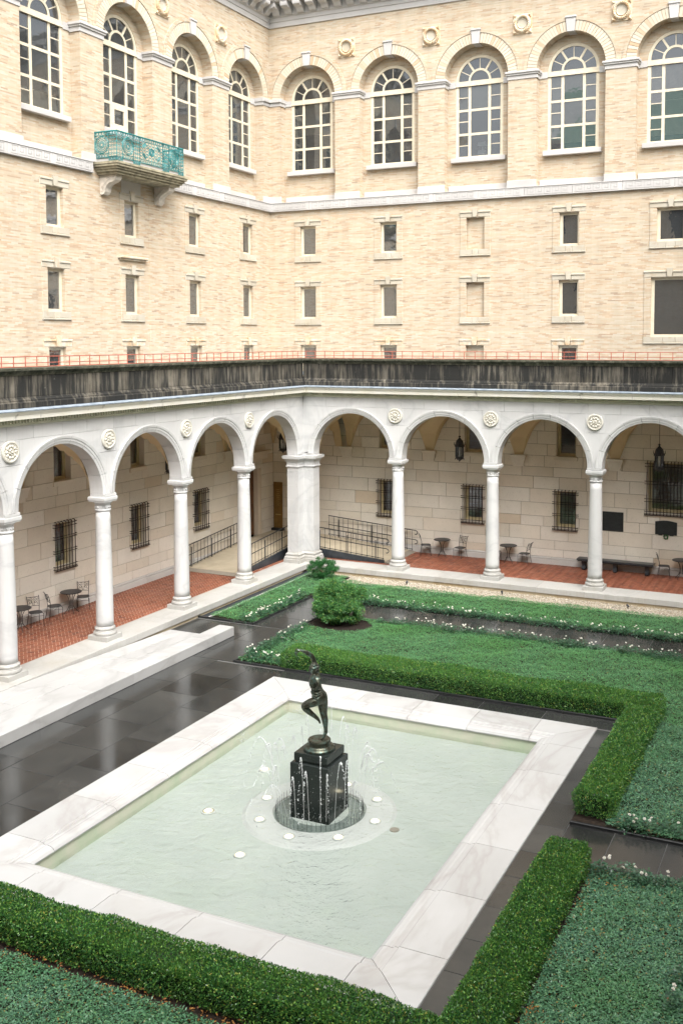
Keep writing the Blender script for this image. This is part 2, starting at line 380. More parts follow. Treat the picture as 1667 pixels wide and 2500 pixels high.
class G:
    """collects geometry"""
    def __init__(s): s.V = []; s.F = []
    def add(s, V, F):
        k = len(s.V); s.V += [tuple(v) for v in V]; s.F += [tuple(i+k for i in f) for f in F]; return s
    def box(s, x0, x1, y0, y1, z0, z1):
        return s.add([(x0, y0, z0), (x1, y0, z0), (x1, y1, z0), (x0, y1, z0), (x0, y0, z1), (x1, y0, z1), (x1, y1, z1), (x0, y1, z1)],
                     [(0, 3, 2, 1), (4, 5, 6, 7), (0, 1, 5, 4), (1, 2, 6, 5), (2, 3, 7, 6), (3, 0, 4, 7)])
    def panel(s, u0, u1, v0, v1, d0, d1, c=.006):
        """block with its front (d1) edges chamfered: coordinates (u, v, d)"""
        V = [(u0, v0, d0), (u1, v0, d0), (u1, v1, d0), (u0, v1, d0), (u0, v0, d1-c), (u1, v0, d1-c), (u1, v1, d1-c), (u0, v1, d1-c),
             (u0+c, v0+c, d1), (u1-c, v0+c, d1), (u1-c, v1-c, d1), (u0+c, v1-c, d1)]
        F = [(8, 9, 10, 11)]
        for i in range(4):
            j = (i+1) % 4; F += [(i, j, 4+j, 4+i), (4+i, 4+j, 8+j, 8+i)]
        return s.add(V, F)
    def prism(s, poly, d0, d1):
        """polygon in (u, v) extruded along d"""
        n = len(poly); V = [(a, b, d0) for a, b in poly] + [(a, b, d1) for a, b in poly]
        F = [tuple(range(n))[::-1], tuple(range(n, 2*n))] + [(i, (i+1) % n, n+(i+1) % n, n+i) for i in range(n)]
        return s.add(V, F)
    def lathe(s, prof, n=24, cx=0, cy=0, caps=True):
        k = len(prof); V = []
        for i in range(n):
            a = 2*PI*i/n; ca, sa = math.cos(a), math.sin(a)
            V += [(cx+r*ca, cy+r*sa, z) for r, z in prof]
        F = []
        for i in range(n):
            j = (i+1) % n
            F += [(i*k+m, j*k+m, j*k+m+1, i*k+m+1) for m in range(k-1)]
        if caps: F += [tuple(i*k+k-1 for i in range(n)), tuple(i*k for i in range(n))[::-1]]
        return s.add(V, F)
    def tube(s, pts, r, n=6, closed=False):
        P = [Vector(p) for p in pts]; m = len(P); V = []; rr = r if isinstance(r, (list, tuple)) else [r]*m
        prev = None
        for i, p in enumerate(P):
            a = P[i-1] if (i > 0 or closed) else P[i]; b = P[(i+1) % m] if (i < m-1 or closed) else P[i]
            t = (b-a).normalized()
            if prev is None:
                up = Vector((0, 0, 1)) if abs(t.z) < .9 else Vector((1, 0, 0)); x = t.cross(up).normalized()
            else:
                x = (prev - t*prev.dot(t))
                x = x.normalized() if x.length > 1e-6 else t.orthogonal().normalized()
            prev = x; y = t.cross(x)
            V += [tuple(p + (x*math.cos(2*PI*k/n) + y*math.sin(2*PI*k/n))*rr[i]) for k in range(n)]
        F = []
        for i in range(m if closed else m-1):
            j = (i+1) % m
            F += [(i*n+k, i*n+(k+1) % n, j*n+(k+1) % n, j*n+k) for k in range(n)]
        if not closed: F += [tuple(range(n))[::-1], tuple(range((m-1)*n, m*n))]
        return s.add(V, F)
    def sweep(s, prof, s0, s1, mitre=True, mitre_end=False):
        """profile [(t, z)] swept along s; the start is mitred for an inside corner (s = s0 + t)"""
        n = len(prof)
        V = [((t if mitre else 0)+s0, t, z) for t, z in prof] + [(s1, t, z) for t, z in prof]
        F = [(i, (i+1) % n, n+(i+1) % n, n+i) for i in range(n)] + [tuple(range(n)), tuple(range(n, 2*n))]
        return s.add(V, F)
    def map(s, fn): s.V = [fn(*v) for v in s.V]; return s
    def me(s, name, mat, smooth=False, fix=True): return mesh(name, s.V, s.F, mat, smooth, fix)
def arcpts(cx, cz, r, a0, a1, n): return [(cx+r*math.cos(a0+(a1-a0)*i/n), cz+r*math.sin(a0+(a1-a0)*i/n)) for i in range(n+1)]
# the two sides of the court: s runs away from the inner corner, t points into the court
def TS(side): return (lambda s_, t, z: (s_, -t, z)) if side == 'R' else (lambda s_, t, z: (t, -s_, z))
def UVD(side):  # (u=s, v=z, d=t)
    T = TS(side); return lambda u, v, d: T(u, d, v)
def shift(side, ds): return (ds, 0, 0) if side == 'R' else (0, -ds, 0)
BAY = [2.46+4*k for k in range(-1, 6)]
WORD = {'R': 'right', 'L': 'left'}
SMAX = {'R': 18.4, 'L': 22.4}
# ------------------------------------------------------------------ the setting: ground sheet
g = G(); g.add([(-900, -900, -1.3), (900, -900, -1.3), (900, 900, -1.3), (-900, 900, -1.3)], [(0, 1, 2, 3)])
o = ob('ground', g.me('ground', 'soil', fix=False), kind='structure')

def sheet_holes(g, u0, u1, v0, v1, d, holes, depth=0.0):
    """flat sheet at depth d in (u, v) with rectangular holes and reveals going back by depth"""
    us = sorted({u0, u1, *[x for h in holes for x in h[:2] if u0 < x < u1]}); vs = sorted({v0, v1, *[x for h in holes for x in h[2:4] if v0 < x < v1]})
    for i in range(len(us)-1):
        for j in range(len(vs)-1):
            cu, cv = (us[i]+us[i+1])/2, (vs[j]+vs[j+1])/2
            if any(h[0] < cu < h[1] and h[2] < cv < h[3] for h in holes): continue
            g.add([(us[i], vs[j], d), (us[i+1], vs[j], d), (us[i+1], vs[j+1], d), (us[i], vs[j+1], d)], [(0, 1, 2, 3)])
    if depth:
        for h in holes:
            a, b, c_, e = h[:4]; b_ = d-depth
            for p, q in (((a, c_), (b, c_)), ((b, c_), (b, e)), ((b, e), (a, e)), ((a, e), (a, c_))):
                g.add([(*p, d), (*q, d), (*q, b_), (*p, b_)], [(0, 1, 2, 3)])

DW = 3.5                     # brick wall plane behind the column axis
NB = 0.45                    # depth of the arched recesses
ZS = 20.18                   # springing of the upper arches
ROWS = [(13.08, 14.40), (10.24, 11.68), (7.62, 9.03)]
def small_windows(side):
    out = []
    for c in (-1.54, 2.46, 6.46, 10.46):
        for k, (a, b) in enumerate(ROWS): out.append(dict(c=c, h=.40, z0=a, z1=b, row=k, blind=(side == 'R' and c == 6.46)))
    if side == 'R':
        out += [dict(c=14.46, h=.53, z0=13.10, z1=14.38, row=0, blind=False), dict(c=14.46, h=.72, z0=9.39, z1=11.69, row=1, blind=False)]
    else: out += [dict(c=14.46, h=.40, z0=a, z1=b, row=k, blind=False) for k, (a, b) in enumerate(ROWS)]
    return out

# shared window meshes, built about the window axis in (u, v, d) with d = 0 at the frame's front
def big_frame(side, door=False):
    g = G(); z0 = 16.97; zt = 19.97
    f0, f1 = -.09, 0.0
    for a, b in ((-1.05, -.92), (.92, 1.05)): g.box(a, b, z0, zt, f0, f1)
    for a, b in ((-.50, -.38), (.38, .50)): g.box(a, b, z0+.08, zt, f0, f1-.012)
    g.box(-.92, .92, z0, z0+.08, f0, f1-.004)
    for z in (17.97, 18.97): g.box(-.92, .92, z-.05, z+.05, f0, f1-.02)
    for r in range(3):                       # thin muntins of the side lights
        z = z0+.54+r*1.0
        for a, b in ((-.92, -.50), (.50, .92)): g.box(a, b, z-.017, z+.017, f0+.03, f1-.03)
    g.box(-1.09, 1.09, zt, zt+.07, f0, f1+.05); g.box(-1.07, 1.07, zt+.07, ZS, f0, f1+.02)
    def ring(r0, r1, a0, a1, n, d0, d1):
        o_ = arcpts(0, ZS, r1, a0, a1, n); i_ = arcpts(0, ZS, r0, a0, a1, n)
        for k in range(n): g.prism([i_[k], o_[k], o_[k+1], i_[k+1]], d0, d1)
    ring(.93, 1.05, 0, PI, 28, f0, f1); ring(.41, .50, 0, PI, 18, f0, f1-.01)
    def spoke(a, wd, d1):
        ca, sa = math.cos(a), math.sin(a); px, pz = -sa*wd/2, ca*wd/2
        g.prism([(.49*ca-px, ZS+.49*sa-pz), (.94*ca-px, ZS+.94*sa-pz), (.94*ca+px, ZS+.94*sa+pz), (.49*ca+px, ZS+.49*sa+pz)], f0+.02, d1)
    for a in (57, 123): spoke(R(a), .085, f1-.015)
    for a in (28, 90, 152): spoke(R(a), .03, f1-.03)
    if door:
        for a, b in ((-.38, -.27), (.27, .38)): g.box(a, b, z0+.08, 17.92, f0+.01, f1-.004)
        g.box(-.27, .27, 17.78, 17.92, f0+.01, f1-.004); g.box(-.27, .27, z0+.08, z0+.28, f0+.01, f1-.004)
    return g.map(UVD(side)).me('window_frame', 'paint')
def pane_specs():
    out = []; z0 = 16.97
    for r in range(3):
        za, zb = z0+(.08 if r == 0 else .05)+r, z0+.95+r+(.05 if r == 2 else 0)
        out.append([(-.385, za-.01), (.385, za-.01), (.385, zb+.01), (-.385, zb+.01)])
        zm = z0+.54+r
        for a, b in ((-.925, -.495), (.495, .925)):
            out.append([(a, za-.01), (b, za-.01), (b, zm), (a, zm)]); out.append([(a, zm), (b, zm), (b, zb+.01), (a, zb+.01)])
    angs = [0, 28, 57, 90, 123, 152, 180]
    for a, b in zip(angs[:-1], angs[1:]):
        out.append(arcpts(0, ZS, .485, R(a), R(b), 5)+arcpts(0, ZS, .945, R(b), R(a), 5))
    out.append(arcpts(0, ZS, .42, 0, PI, 12))
    return out
def poly_pane(side, poly, d):
    cu = sum(p[0] for p in poly)/len(poly); cv = sum(p[1] for p in poly)/len(poly)
    if sum(poly[i-1][0]*poly[i][1]-poly[i][0]*poly[i-1][1] for i in range(len(poly))) < 0: poly = poly[::-1]
    g = G(); g.add([(a-cu, b-cv, 0) for a, b in poly], [tuple(range(len(poly)))])
    me_ = g.map(UVD(side)).me('pane', 'glass', fix=False)
    if side == 'L': me_.flip_normals()
    return me_, UVD(side)(cu, cv, d)

def make_wing(side):
    T = TS(side); U = UVD(side)
    lab = ('cream brick palace wing with arched windows, on the right of the inner corner' if side == 'R'
           else 'cream brick palace wing behind the teal balcony, on the left of the inner corner')
    W_ = thing('palace_wing', lab, 'building')
    sm = small_windows(side); S1 = 18.5
    g = G()
    holes = [(d['c']-d['h'], d['c']+d['h'], d['z0'], d['z1']) for d in sm]
    sheet_holes(g, -DW, S1, 7.3, 15.3, -DW, holes, .24)
    for d in sm:
        if d['blind']: g.add([(d['c']-d['h'], d['z0'], -DW-.16), (d['c']+d['h'], d['z0'], -DW-.16), (d['c']+d['h'], d['z1'], -DW-.16), (d['c']-d['h'], d['z1'], -DW-.16)], [(0, 1, 2, 3)])
    BC = (-1.54, 2.46, 6.46, 10.46, 14.46); q = -DW; bk = -DW-NB
    def quad(u0, u1, v0, v1, d): g.add([(u0, v0, d), (u1, v0, d), (u1, v1, d), (u0, v1, d)], [(0, 1, 2, 3)])
    edges = [-DW]+[x for c in BC for x in (c-1.4, c+1.4)]+[S1]
    for i in range(0, len(edges), 2): quad(edges[i], edges[i+1], 15.3, 23.5, q)
    for c in BC:
        ar = arcpts(c, ZS, 1.4, 0, PI, 32); ib = arcpts(c, ZS, 1.05, 0, PI, 32)
        for k in range(32):
            a, b = ar[k], ar[k+1]; e, f = ib[k], ib[k+1]
            g.add([(a[0], a[1], q), (b[0], b[1], q), (b[0], 23.5, q), (a[0], 23.5, q)], [(0, 1, 2, 3)])
            g.add([(*a, q), (*b, q), (*b, bk), (*a, bk)], [(0, 1, 2, 3)])
            g.add([(*a, bk), (*b, bk), (*f, bk), (*e, bk)], [(0, 1, 2, 3)])
            g.add([(*e, bk), (*f, bk), (*f, bk-.14), (*e, bk-.14)], [(0, 1, 2, 3)])
        for sg in (-1, 1):
            x = c+sg*1.4; x2 = c+sg*1.05
            g.add([(x, 15.3, q), (x, ZS, q), (x, ZS, bk), (x, 15.3, bk)], [(0, 1, 2, 3)])
            quad(min(x, x2), max(x, x2), 15.3, ZS, bk)
            g.add([(x2, 16.97, bk), (x2, ZS, bk), (x2, ZS, bk-.14), (x2, 16.97, bk-.14)], [(0, 1, 2, 3)])
        quad(c-1.05, c+1.05, 15.3, 16.97, bk)
        g.add([(c-1.4, 15.45, q), (c+1.4, 15.45, q), (c+1.4, 15.45, bk), (c-1.4, 15.45, bk)], [(0, 1, 2, 3)])
    ob('brick_wall', g.map(U).me('brick_wall', 'brick', fix=False), W_)
    # roof, rear and end walls close the block so that the rooms stay dark
    g = G(); bt = -14.0
    g.add([(-14 if side == 'R' else -DW, -DW+.2, 24.7), (S1, -DW+.2, 24.7), (S1, bt, 26.5), (-14 if side == 'R' else -DW, bt, 26.5)], [(0, 1, 2, 3)])
    ob('roof', g.map(T).me('roof', 'copper', fix=False), W_)
    g = G(); a0 = -14.0
    g.add([(a0, bt, -1.2), (S1, bt, -1.2), (S1, bt, 26.5), (a0, bt, 26.5)], [(0, 1, 2, 3)])
    g.add([(S1, -DW, 7.3), (S1, bt, -1.2), (S1, bt, 26.5), (S1, -DW, 24.7)], [(0, 1, 2, 3)])
    ob('rear_wall', g.map(T).me('rear_wall', 'brick', fix=False), W_)
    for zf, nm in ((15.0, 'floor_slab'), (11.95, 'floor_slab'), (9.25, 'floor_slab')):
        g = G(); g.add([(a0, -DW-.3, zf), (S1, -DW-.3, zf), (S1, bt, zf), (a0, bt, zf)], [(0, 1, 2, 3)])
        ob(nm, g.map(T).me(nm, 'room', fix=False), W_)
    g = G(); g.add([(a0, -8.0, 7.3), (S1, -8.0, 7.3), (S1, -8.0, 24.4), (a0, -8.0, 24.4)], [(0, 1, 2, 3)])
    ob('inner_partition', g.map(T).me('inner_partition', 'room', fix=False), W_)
    # cornice at the wall head
    g = G(); g.sweep([(-DW+.0, 23.40), (-DW+.06, 23.40), (-DW+.06, 23.62), (-DW+.10, 23.64), (-DW+.10, 23.80), (-DW+.16, 23.84), (-DW+.16, 24.32), (-DW, 24.32)], 0, S1)
    ob('frieze', g.map(T).me('frieze', 'granite'), W_)
    g = G(); g.sweep([(-DW+.0, 24.325), (-DW+.72, 24.325), (-DW+.76, 24.36), (-DW+.76, 24.55), (-DW+.92, 24.75), (-DW+.92, 24.82), (-DW, 24.82)], 0, S1)
    ob('corona', g.map(T).me('corona', 'granite'), W_)
    prof = [(0, 23.86), (.08, 23.86), (.14, 23.90), (.20, 24.0), (.30, 24.06), (.44, 24.07), (.52, 24.12), (.54, 24.2), (.54, 24.318), (0, 24.318)]
    g = G()
    for (a, sx) in ((-.17, .34),):
        V = [(a, -DW+.158+t, z) for t, z in prof]+[(a+sx, -DW+.158+t, z) for t, z in prof]; n = len(prof)
        g.add(V, [tuple(range(n))[::-1], tuple(range(n, 2*n))]+[(i, (i+1) % n, n+(i+1) % n, n+i) for i in range(n)])
    mm = g.map(T).me('modillion', 'granite')
    for k in range(20): ob('modillion', mm, W_, shift(side, -2.95+k*.62))
    # belt course with carved key pattern, laid in two-metre stones
    g = G(); g.panel(-.995, .995, 15.175, 15.50, -DW-.05, -DW+.10, .008); g.panel(-.995, .995, 15.505, 15.535, -DW-.05, -DW+.12, .005); g.panel(-.995, .995, 15.14, 15.17, -DW-.05, -DW+.125, .005)
    belt = g.map(U).me('belt_stone', 'granite')
    g = G(); d0, d1 = -DW+.098, -DW+.110; th = .024
    u_ = .335; z0 = 15.215; z1 = 15.465; k = 0
    def seg(a, b):
        g.box(min(a[0], b[0])-th/2, max(a[0], b[0])+th/2, min(a[1], b[1])-th/2, max(a[1], b[1])+th/2, d0, d1)
    for i in range(5):
        x = -.86+i*u_*1.05
        P = [(x, z0), (x, z1), (x+.24, z1), (x+.24, z0+.085), (x+.12, z0+.085), (x+.12, z1-.09)]
        for a, b in zip(P[:-1], P[1:]): seg(a, b)
        seg((x, z0), (x+u_*1.05-.06, z0))
    key = g.map(U).me('key_carving', 'granite_key')
    S_ = -2.4
    while S_ < S1-1:
        if not (side == 'L' and 4.6 < S_ < 8.3):
            b_ = ob('belt_stone', belt, W_, shift(side, S_)); ob('key_carving', key, b_)
        S_ += 2.0
    if side == 'R' or True:
        g = G(); g.panel(-DW+.1, -3.402, 15.14, 15.535, -DW-.05, -DW+.10, .006); ob('belt_stone', g.map(U).me('belt_stone', 'granite'), W_)
    # granite bases, imposts, sills
    g = G(); g.panel(-.62, .62, 15.54, 15.82, -DW-.02, -DW+.06, .01); pb = g.map(U).me('pier_base', 'granite')
    g = G(); g.panel(-1.37, 1.37, 15.54, 15.82, bk-.02, bk+.05, .01); rb = g.map(U).me('recess_base', 'granite')
    g = G(); g.panel(-.64, .64, 19.90, 20.06, bk+.02, -DW+.03, .01); g.panel(-.68, .68, 20.06, 20.13, bk+.02, -DW+.08, .015); g.panel(-.72, .72, 20.13, 20.22, bk+.02, -DW+.12, .02)
    im = g.map(U).me('impost', 'granite')
    g = G(); g.panel(-1.20, 1.20, 16.78, 16.965, bk-.1, bk+.20, .01); sil = g.map(U).me('sill', 'granite')
    g = G(); g.panel(-.17, .17, 19.93, ZS, bk-.02, bk+.035, .006); ib_ = g.map(U).me('impost_return', 'granite')
    for c in BC:
        ob('recess_base', rb, W_, shift(side, c))
        for sg in (-1, 1): ob('impost_return', ib_, W_, shift(side, c+sg*1.225))
    for c in (.46, 4.46, 8.46, 12.46, 16.46): ob('pier_base', pb, W_, shift(side, c)); ob('impost', im, W_, shift(side, c))
    g = G(); g.panel(-DW-.05, -2.90, 15.54, 15.82, -DW-.02, -DW+.06, .01); ob('pier_base', g.map(U).me('pier_base', 'granite'), W_)
    g = G(); g.panel(-DW-.05, -2.90, 19.90, 20.06, bk, -DW+.03, .01); g.panel(-DW-.05, -2.86, 20.06, 20.22, bk, -DW+.10, .02); ob('impost', g.map(U).me('impost', 'granite'), W_)
    # arch rings: voussoirs round each upper arch, each a stone of its own
    nv = 39; da = PI/nv; g = G(); e_ = .006
    g.prism([(1.402*math.cos(x), 1.402*math.sin(x)) for x in (da/2-e_, -da/2+e_)]+[(1.80*math.cos(x), 1.80*math.sin(x)) for x in (-da/2+.005, da/2-.005)], -.02, .028)
    vs = g.map(lambda u, v, d: U(u, v, d)).me('voussoir', 'voussoir')
    g = G(); oo = arcpts(0, 0, 1.95, 0, PI, 36); ii = arcpts(0, 0, 1.812, 0, PI, 36)
    for k in range(36): g.prism([ii[k], oo[k], oo[k+1], ii[k+1]], -.02, .05 if k % 1 == 0 else .05)
    lb = g.map(U).me('arch_label', 'brick', fix=True)
    g = G(); g.prism([(-.15, 1.37), (.15, 1.37), (.20, 1.90), (-.20, 1.90)], -.3, .085); g.panel(-.225, .225, 1.90, 1.975, -.02, .12, .012)
    g.prism([(-.15, 1.36), (.15, 1.36), (.15, 1.5), (-.15, 1.5)], -.44, -.3)
    ks = g.map(U).me('keystone', 'granite')
    for c in BC:
        a_ = ob('arch_label', lb, W_, U(c, ZS, -DW)); ob('keystone', ks, a_)
        for k in range(nv):
            if abs(k-(nv-1)/2) < 1.2: continue
            a = da*(k+.5); v = ob('voussoir', vs, a_)
            v.rotation_euler = (0, -a, 0) if side == 'R' else (-a, 0, 0)
    # terracotta wreath roundels between the arches
    g = G(); g.panel(-.40, .40, -.40, .40, -.02, .035, .01)
    n = 26
    for k in range(n):
        a = 2*PI*k/n; cx, cz = .30*math.cos(a), .30*math.sin(a)
        g.tube([(cx-.075*math.cos(a+.8), cz-.075*math.sin(a+.8), .04), (cx, cz, .105), (cx+.075*math.cos(a+.8), cz+.075*math.sin(a+.8), .04)], [.035, .065, .035], 5)
    for sx in (-1, 1):
        for sz in (-1, 1): g.tube([(sx*.26, sz*.34, .03), (sx*.34, sz*.34, .09), (sx*.36, sz*.25, .03)], [.03, .045, .03], 5)
    wr = g.map(U).me('wreath_roundel', 'wreath')
    g = G(); V = G().lathe([(.0001, .055), (.15, .06), (.20, .09), (.225, .05)], 24, caps=False); g.add([(a, b, c) for a, b, c in V.V], V.F)
    ds = g.map(U).me('roundel_dish', 'trim')
    for c in (.46, 4.46, 8.46, 12.46, 16.46):
        r_ = ob('wreath_roundel', wr, W_, U(c, 22.10, -DW)); ob('roundel_dish', ds, r_)
    # arched windows
    fr = big_frame(side); panes = [poly_pane(side, p, bk-.055) for p in pane_specs()]
    frd = big_frame(side, True) if side == 'L' else None
    g = G()
    for k in range(34): g.add([(-.93, 0+k*.04, .012), (.93, 0+k*.04, .012), (.93, .030+k*.04, -.012), (-.93, .030+k*.04, -.012)], [(0, 1, 2, 3)])
    bl = g.map(U).me('blind', 'blind', fix=False)
    g = G()
    for k in range(26): g.add([(-.93, 0+k*.04, .012), (.93, 0+k*.04, .012), (.93, .030+k*.04, -.012), (-.93, .030+k*.04, -.012)], [(0, 1, 2, 3)])
    bl2 = g.map(U).me('blind', 'blind', fix=False)
    g = G(); g.box(-.93, .93, 0, .62, -.01, .01); shade = g.map(U).me('shade', 'blind')
    for i, c in enumerate(BC):
        w_ = ob('window', frd if (side == 'L' and c == 6.46) else fr, W_, U(c, 0, bk-.02)); ob('sill', sil, w_, U(0, 0, -bk+.02))
        for me_, lc in panes:
            p_ = ob('pane', me_, w_, tuple(np.array(lc)-np.array(U(0, 0, bk-.02))+np.array(U(0, 0, 0))))
            p_.rotation_euler = (random.gauss(0, .010), 0, random.gauss(0, .012)) if side == 'R' else (0, random.gauss(0, .010), random.gauss(0, .012))
        def put(me_, z, dd=-.14): ob('blind', me_, w_, U(0, z, dd))
        if side == 'R':
            if i == 0: put(bl, 18.60)
            if i == 1: put(bl2, 18.93)
            if i == 2: put(bl2, 18.95)
            if i == 3: put(bl, 18.62); put(bl, 17.30)
            if i == 4: put(bl, 18.62); put(bl, 17.28)
            if i == 2:   # white stacked shade seen behind the lower pane
                g = G(); g.prism([(-.2, 17.15), (.2, 17.15), (.16, 17.32), (-.16, 17.32)], -.5, -.3); g.prism([(-.2, 17.5), (.2, 17.5), (.16, 17.67), (-.16, 17.67)], -.5, -.3); g.box(-.03, .03, 17.0, 17.6, -.45, -.42)
                ob('lampshade', g.map(U).me('lampshade', 'white_card'), w_)
        elif i in (3, 2): ob('shade', shade, w_, U(0, 17.02, -.2))
    # small casement windows with stone surrounds
    cache = {}
    for d in sm:
        k = (d['h'], d['z1']-d['z0'])
        if k not in cache:
            h, H_ = k; g = G()
            g.box(-h, -h+.12, 0, H_, -.06, 0); g.box(h-.08, h, 0, H_, -.06, 0); g.box(-h+.12, h-.08, 0, .09, -.06, -.003); g.box(-h+.12, h-.08, H_-.09, H_, -.06, -.003)
            fm = g.map(U).me('casement_frame', 'paint')
            g = G(); g.add([(-h+.12, .09, -.03), (h-.08, .09, -.03), (h-.08, H_-.09, -.03), (-h+.12, H_-.09, -.03)], [(0, 1, 2, 3)]); pm = g.map(U).me('pane', 'glass_low', fix=False)
            if side == 'L': pm.flip_normals()
            parts = []
            for a, b in ((-h-.27, -h-.001), (h+.001, h+.27)):
                g = G(); g.panel(a, b, .0, H_+.02, -.03, .022, .01); parts.append(('jamb', g.map(U).me('jamb', 'brick')))
            kw = .10
            for a, b in ((-h-.28, -kw-.012), (kw+.012, h+.28)):
                g = G(); g.panel(a, b, H_+.022, H_+.20, -.03, .03, .012); g.panel(a, b, H_+.20, H_+.27, -.03, .06, .012)
                parts.append(('lintel', g.map(U).me('lintel', 'trim_rust' if abs(d['row']-2) < 1 else 'trim')))
            for a, b in ((-h-.28, -h/3-.004), (-h/3+.004, h/3-.004), (h/3+.004, h+.28)):
                g = G(); g.panel(a, b, -.22, -.002, -.03, .035, .012); g.panel(a, b, -.28, -.222, -.03, .06, .012); parts.append(('sill_stone', g.map(U).me('sill_stone', 'trim')))
            g = G(); g.prism([(-.085, H_+.03), (.085, H_+.03), (.125, H_+.37), (-.125, H_+.37)], -.02, .085); parts.append(('keystone', g.map(U).me('keystone', 'trim')))
            g = G(); g.prism([(-.085, H_+.03), (.085, H_+.03), (.125, H_+.37), (-.125, H_+.37)], -.02, .085); kr = g.map(U).me('keystone', 'trim_rust')
            cache[k] = (fm, pm, parts, kr)
        fm, pm, parts, kr = cache[k]
        if d['blind']:
            g = G(); g.panel(-d['h'], d['h'], 0, d['z1']-d['z0'], -.05, -.012, .02)
            w_ = ob('blind_window', g.map(U).me('blind_window', 'brick'), W_, U(d['c'], d['z0'], -DW-.14)); dd = .14
        else:
            w_ = ob('window', fm, W_, U(d['c'], d['z0'], -DW-.12)); p_ = ob('pane', pm, w_); dd = .12
            p_.rotation_euler = (random.gauss(0, .008), 0, random.gauss(0, .02)) if side == 'R' else (0, random.gauss(0, .008), random.gauss(0, .02))
        for nm, me_ in parts:
            if nm == 'keystone' and d['row'] == 2: me_ = kr
            ob(nm, me_, w_, U(0, 0, dd))
        if d['row'] == 2 and side == 'L' and d['c'] == 10.46:
            g = G(); g.box(-.1, .22, .05, 1.3, -.16, -.12); ob('curtain', g.map(U).me('curtain', 'curtain'), w_)
        if d['row'] == 2 and side == 'R' and d['c'] == 10.46:
            g = G(); g.box(-.26, .02, .05, 1.3, -.16, -.12); ob('curtain', g.map(U).me('curtain', 'curtain'), w_)
    if side == 'L':
        g = G(); g.panel(5.04, 5.45, 7.3, 14.4, -DW-.02, -DW+.018, .008); ob('brick_strip', g.map(U).me('brick_strip', 'brick'), W_)
        g = G(); g.panel(5.75, 7.2, 12.22, 12.28, -DW-.02, -DW+.09, .01); g.panel(5.68, 7.27, 12.285, 12.37, -DW-.02, -DW+.16, .02)
        ob('window_hood', g.map(U).me('window_hood', 'trim_rust'), W_)
        g = G(); g.panel(5.9, 7.02, 14.42, 15.13, -DW-.02, -DW+.02, .01); ob('stone_panel', g.map(U).me('stone_panel', 'plinth_stone'), W_)
    return W_
make_wing('R'); make_wing('L')

# the two wings that close the court on the viewer's side (seen only as reflections in the panes)
def far_wing(name, label, a, b, inward):
    W_ = thing(name, label, 'building', (*a, 0)); A = np.array(a); B = np.array(b); e = (B-A)/np.linalg.norm(B-A); n = np.array(inward, float); L_ = np.linalg.norm(B-A)
    def P(u, v, d): q = e*u+n*d; return (q[0], q[1], v)
    g = G(); hl = []
    for k in range(int(L_//4)):
        c = 2+4*k; hl += [(c-1.05, c+1.05, 16.97, 21.0), (c-.4, c+.4, 13.08, 14.4), (c-.4, c+.4, 10.24, 11.68), (c-1.5, c+1.5, 0.2, 5.6)]
    sheet_holes(g, 0, L_, -1.2, 24, 0, hl, .5); ob('brick_wall', g.map(P).me('brick_wall', 'brick', fix=False), W_)
    g = G(); g.add([(0, -1.2, -.5), (L_, -1.2, -.5), (L_, 24, -.5), (0, 24, -.5)], [(0, 1, 2, 3)]); ob('dark_backing', g.map(P).me('dark_backing', 'room', fix=False), W_)
    g = G(); g.add([(0, 24.6, .8), (L_, 24.6, .8), (L_, 29.5, -7), (0, 29.5, -7)], [(0, 1, 2, 3)]); ob('roof', g.map(P).me('roof', 'copper', fix=False), W_)
    g = G(); g.box(0, L_, 23.5, 24.55, -.5, .8); ob('cornice', g.map(P).me('cornice', 'granite'), W_)
far_wing('closing_wing', 'brick wing with copper roof behind the viewer, seen only reflected in panes', (29, -40.5), (-4, -40.5), (0, 1))
far_wing('closing_wing', 'brick wing with copper roof beyond the right edge, seen only reflected in panes', (29, 4), (29, -40.5), (-1, 0))
# ------------------------------------------------------------------ arcades
ZA = 4.48; ZI = 4.56; RI = 1.73; RO = 1.955; TF = .25
COLS = {'R': [4.46, 8.46, 12.46, 16.46], 'L': [4.46, 8.46, 12.46, 16.46, 20.46]}
ARCH = {'R': [2.46, 6.46, 10.46, 14.46], 'L': [2.46, 6.46, 10.46, 14.46, 18.46]}
def column_meshes():
    g = G(); g.panel(-.366, .366, -.366, .366, 0.001, .15, .01); plinth = g
    b = G().lathe([(.30, .15), (.352, .165), (.36, .21), (.345, .25), (.315, .262), (.315, .285), (.295, .30), (.30, .315), (.318, .33), (.318, .365), (.295, .385), (.285, .40), (.272, .42)], 36)
    plinth.add(b.V, b.F); base = plinth.me('column_base', 'marble_step', smooth=False)
    sh = [(.268, .415), (.266, .6)]+[(.266-.048*((i/12)**1.6), .6+3.42*i/12) for i in range(1, 13)]
    shaft = G().lathe(sh, 36).me('column_shaft', 'marble', smooth=False)
    for f in shaft.polygons: f.use_smooth = len(f.vertices) == 4
    g = G(); c = G().lathe([(.218, 4.02), (.245, 4.03), (.25, 4.05), (.245, 4.07), (.222, 4.08), (.222, 4.20), (.235, 4.215), (.24, 4.235), (.262, 4.25), (.30, 4.30), (.30, 4.312)], 32); g.add(c.V, c.F)
    for k in range(12):
        a = 2*PI*k/12; g.lathe([(.004, 4.105), (.022, 4.12), (.026, 4.14), (.022, 4.165), (.004, 4.18)], 6, .228*math.cos(a), .228*math.sin(a), caps=False)
    g.box(-.295, .295, -.295, .295, 4.31, 4.36); g.panel(-.318, .318, -.318, .318, 4.36, 4.48, .03)
    g.add([(-.318, -.318, 4.36), (.318, -.318, 4.36), (.318, .318, 4.36), (-.318, .318, 4.36)], [(0, 1, 2, 3)])
    cap = g.me('capital', 'marble')
    return base, shaft, cap
COLM = column_meshes()
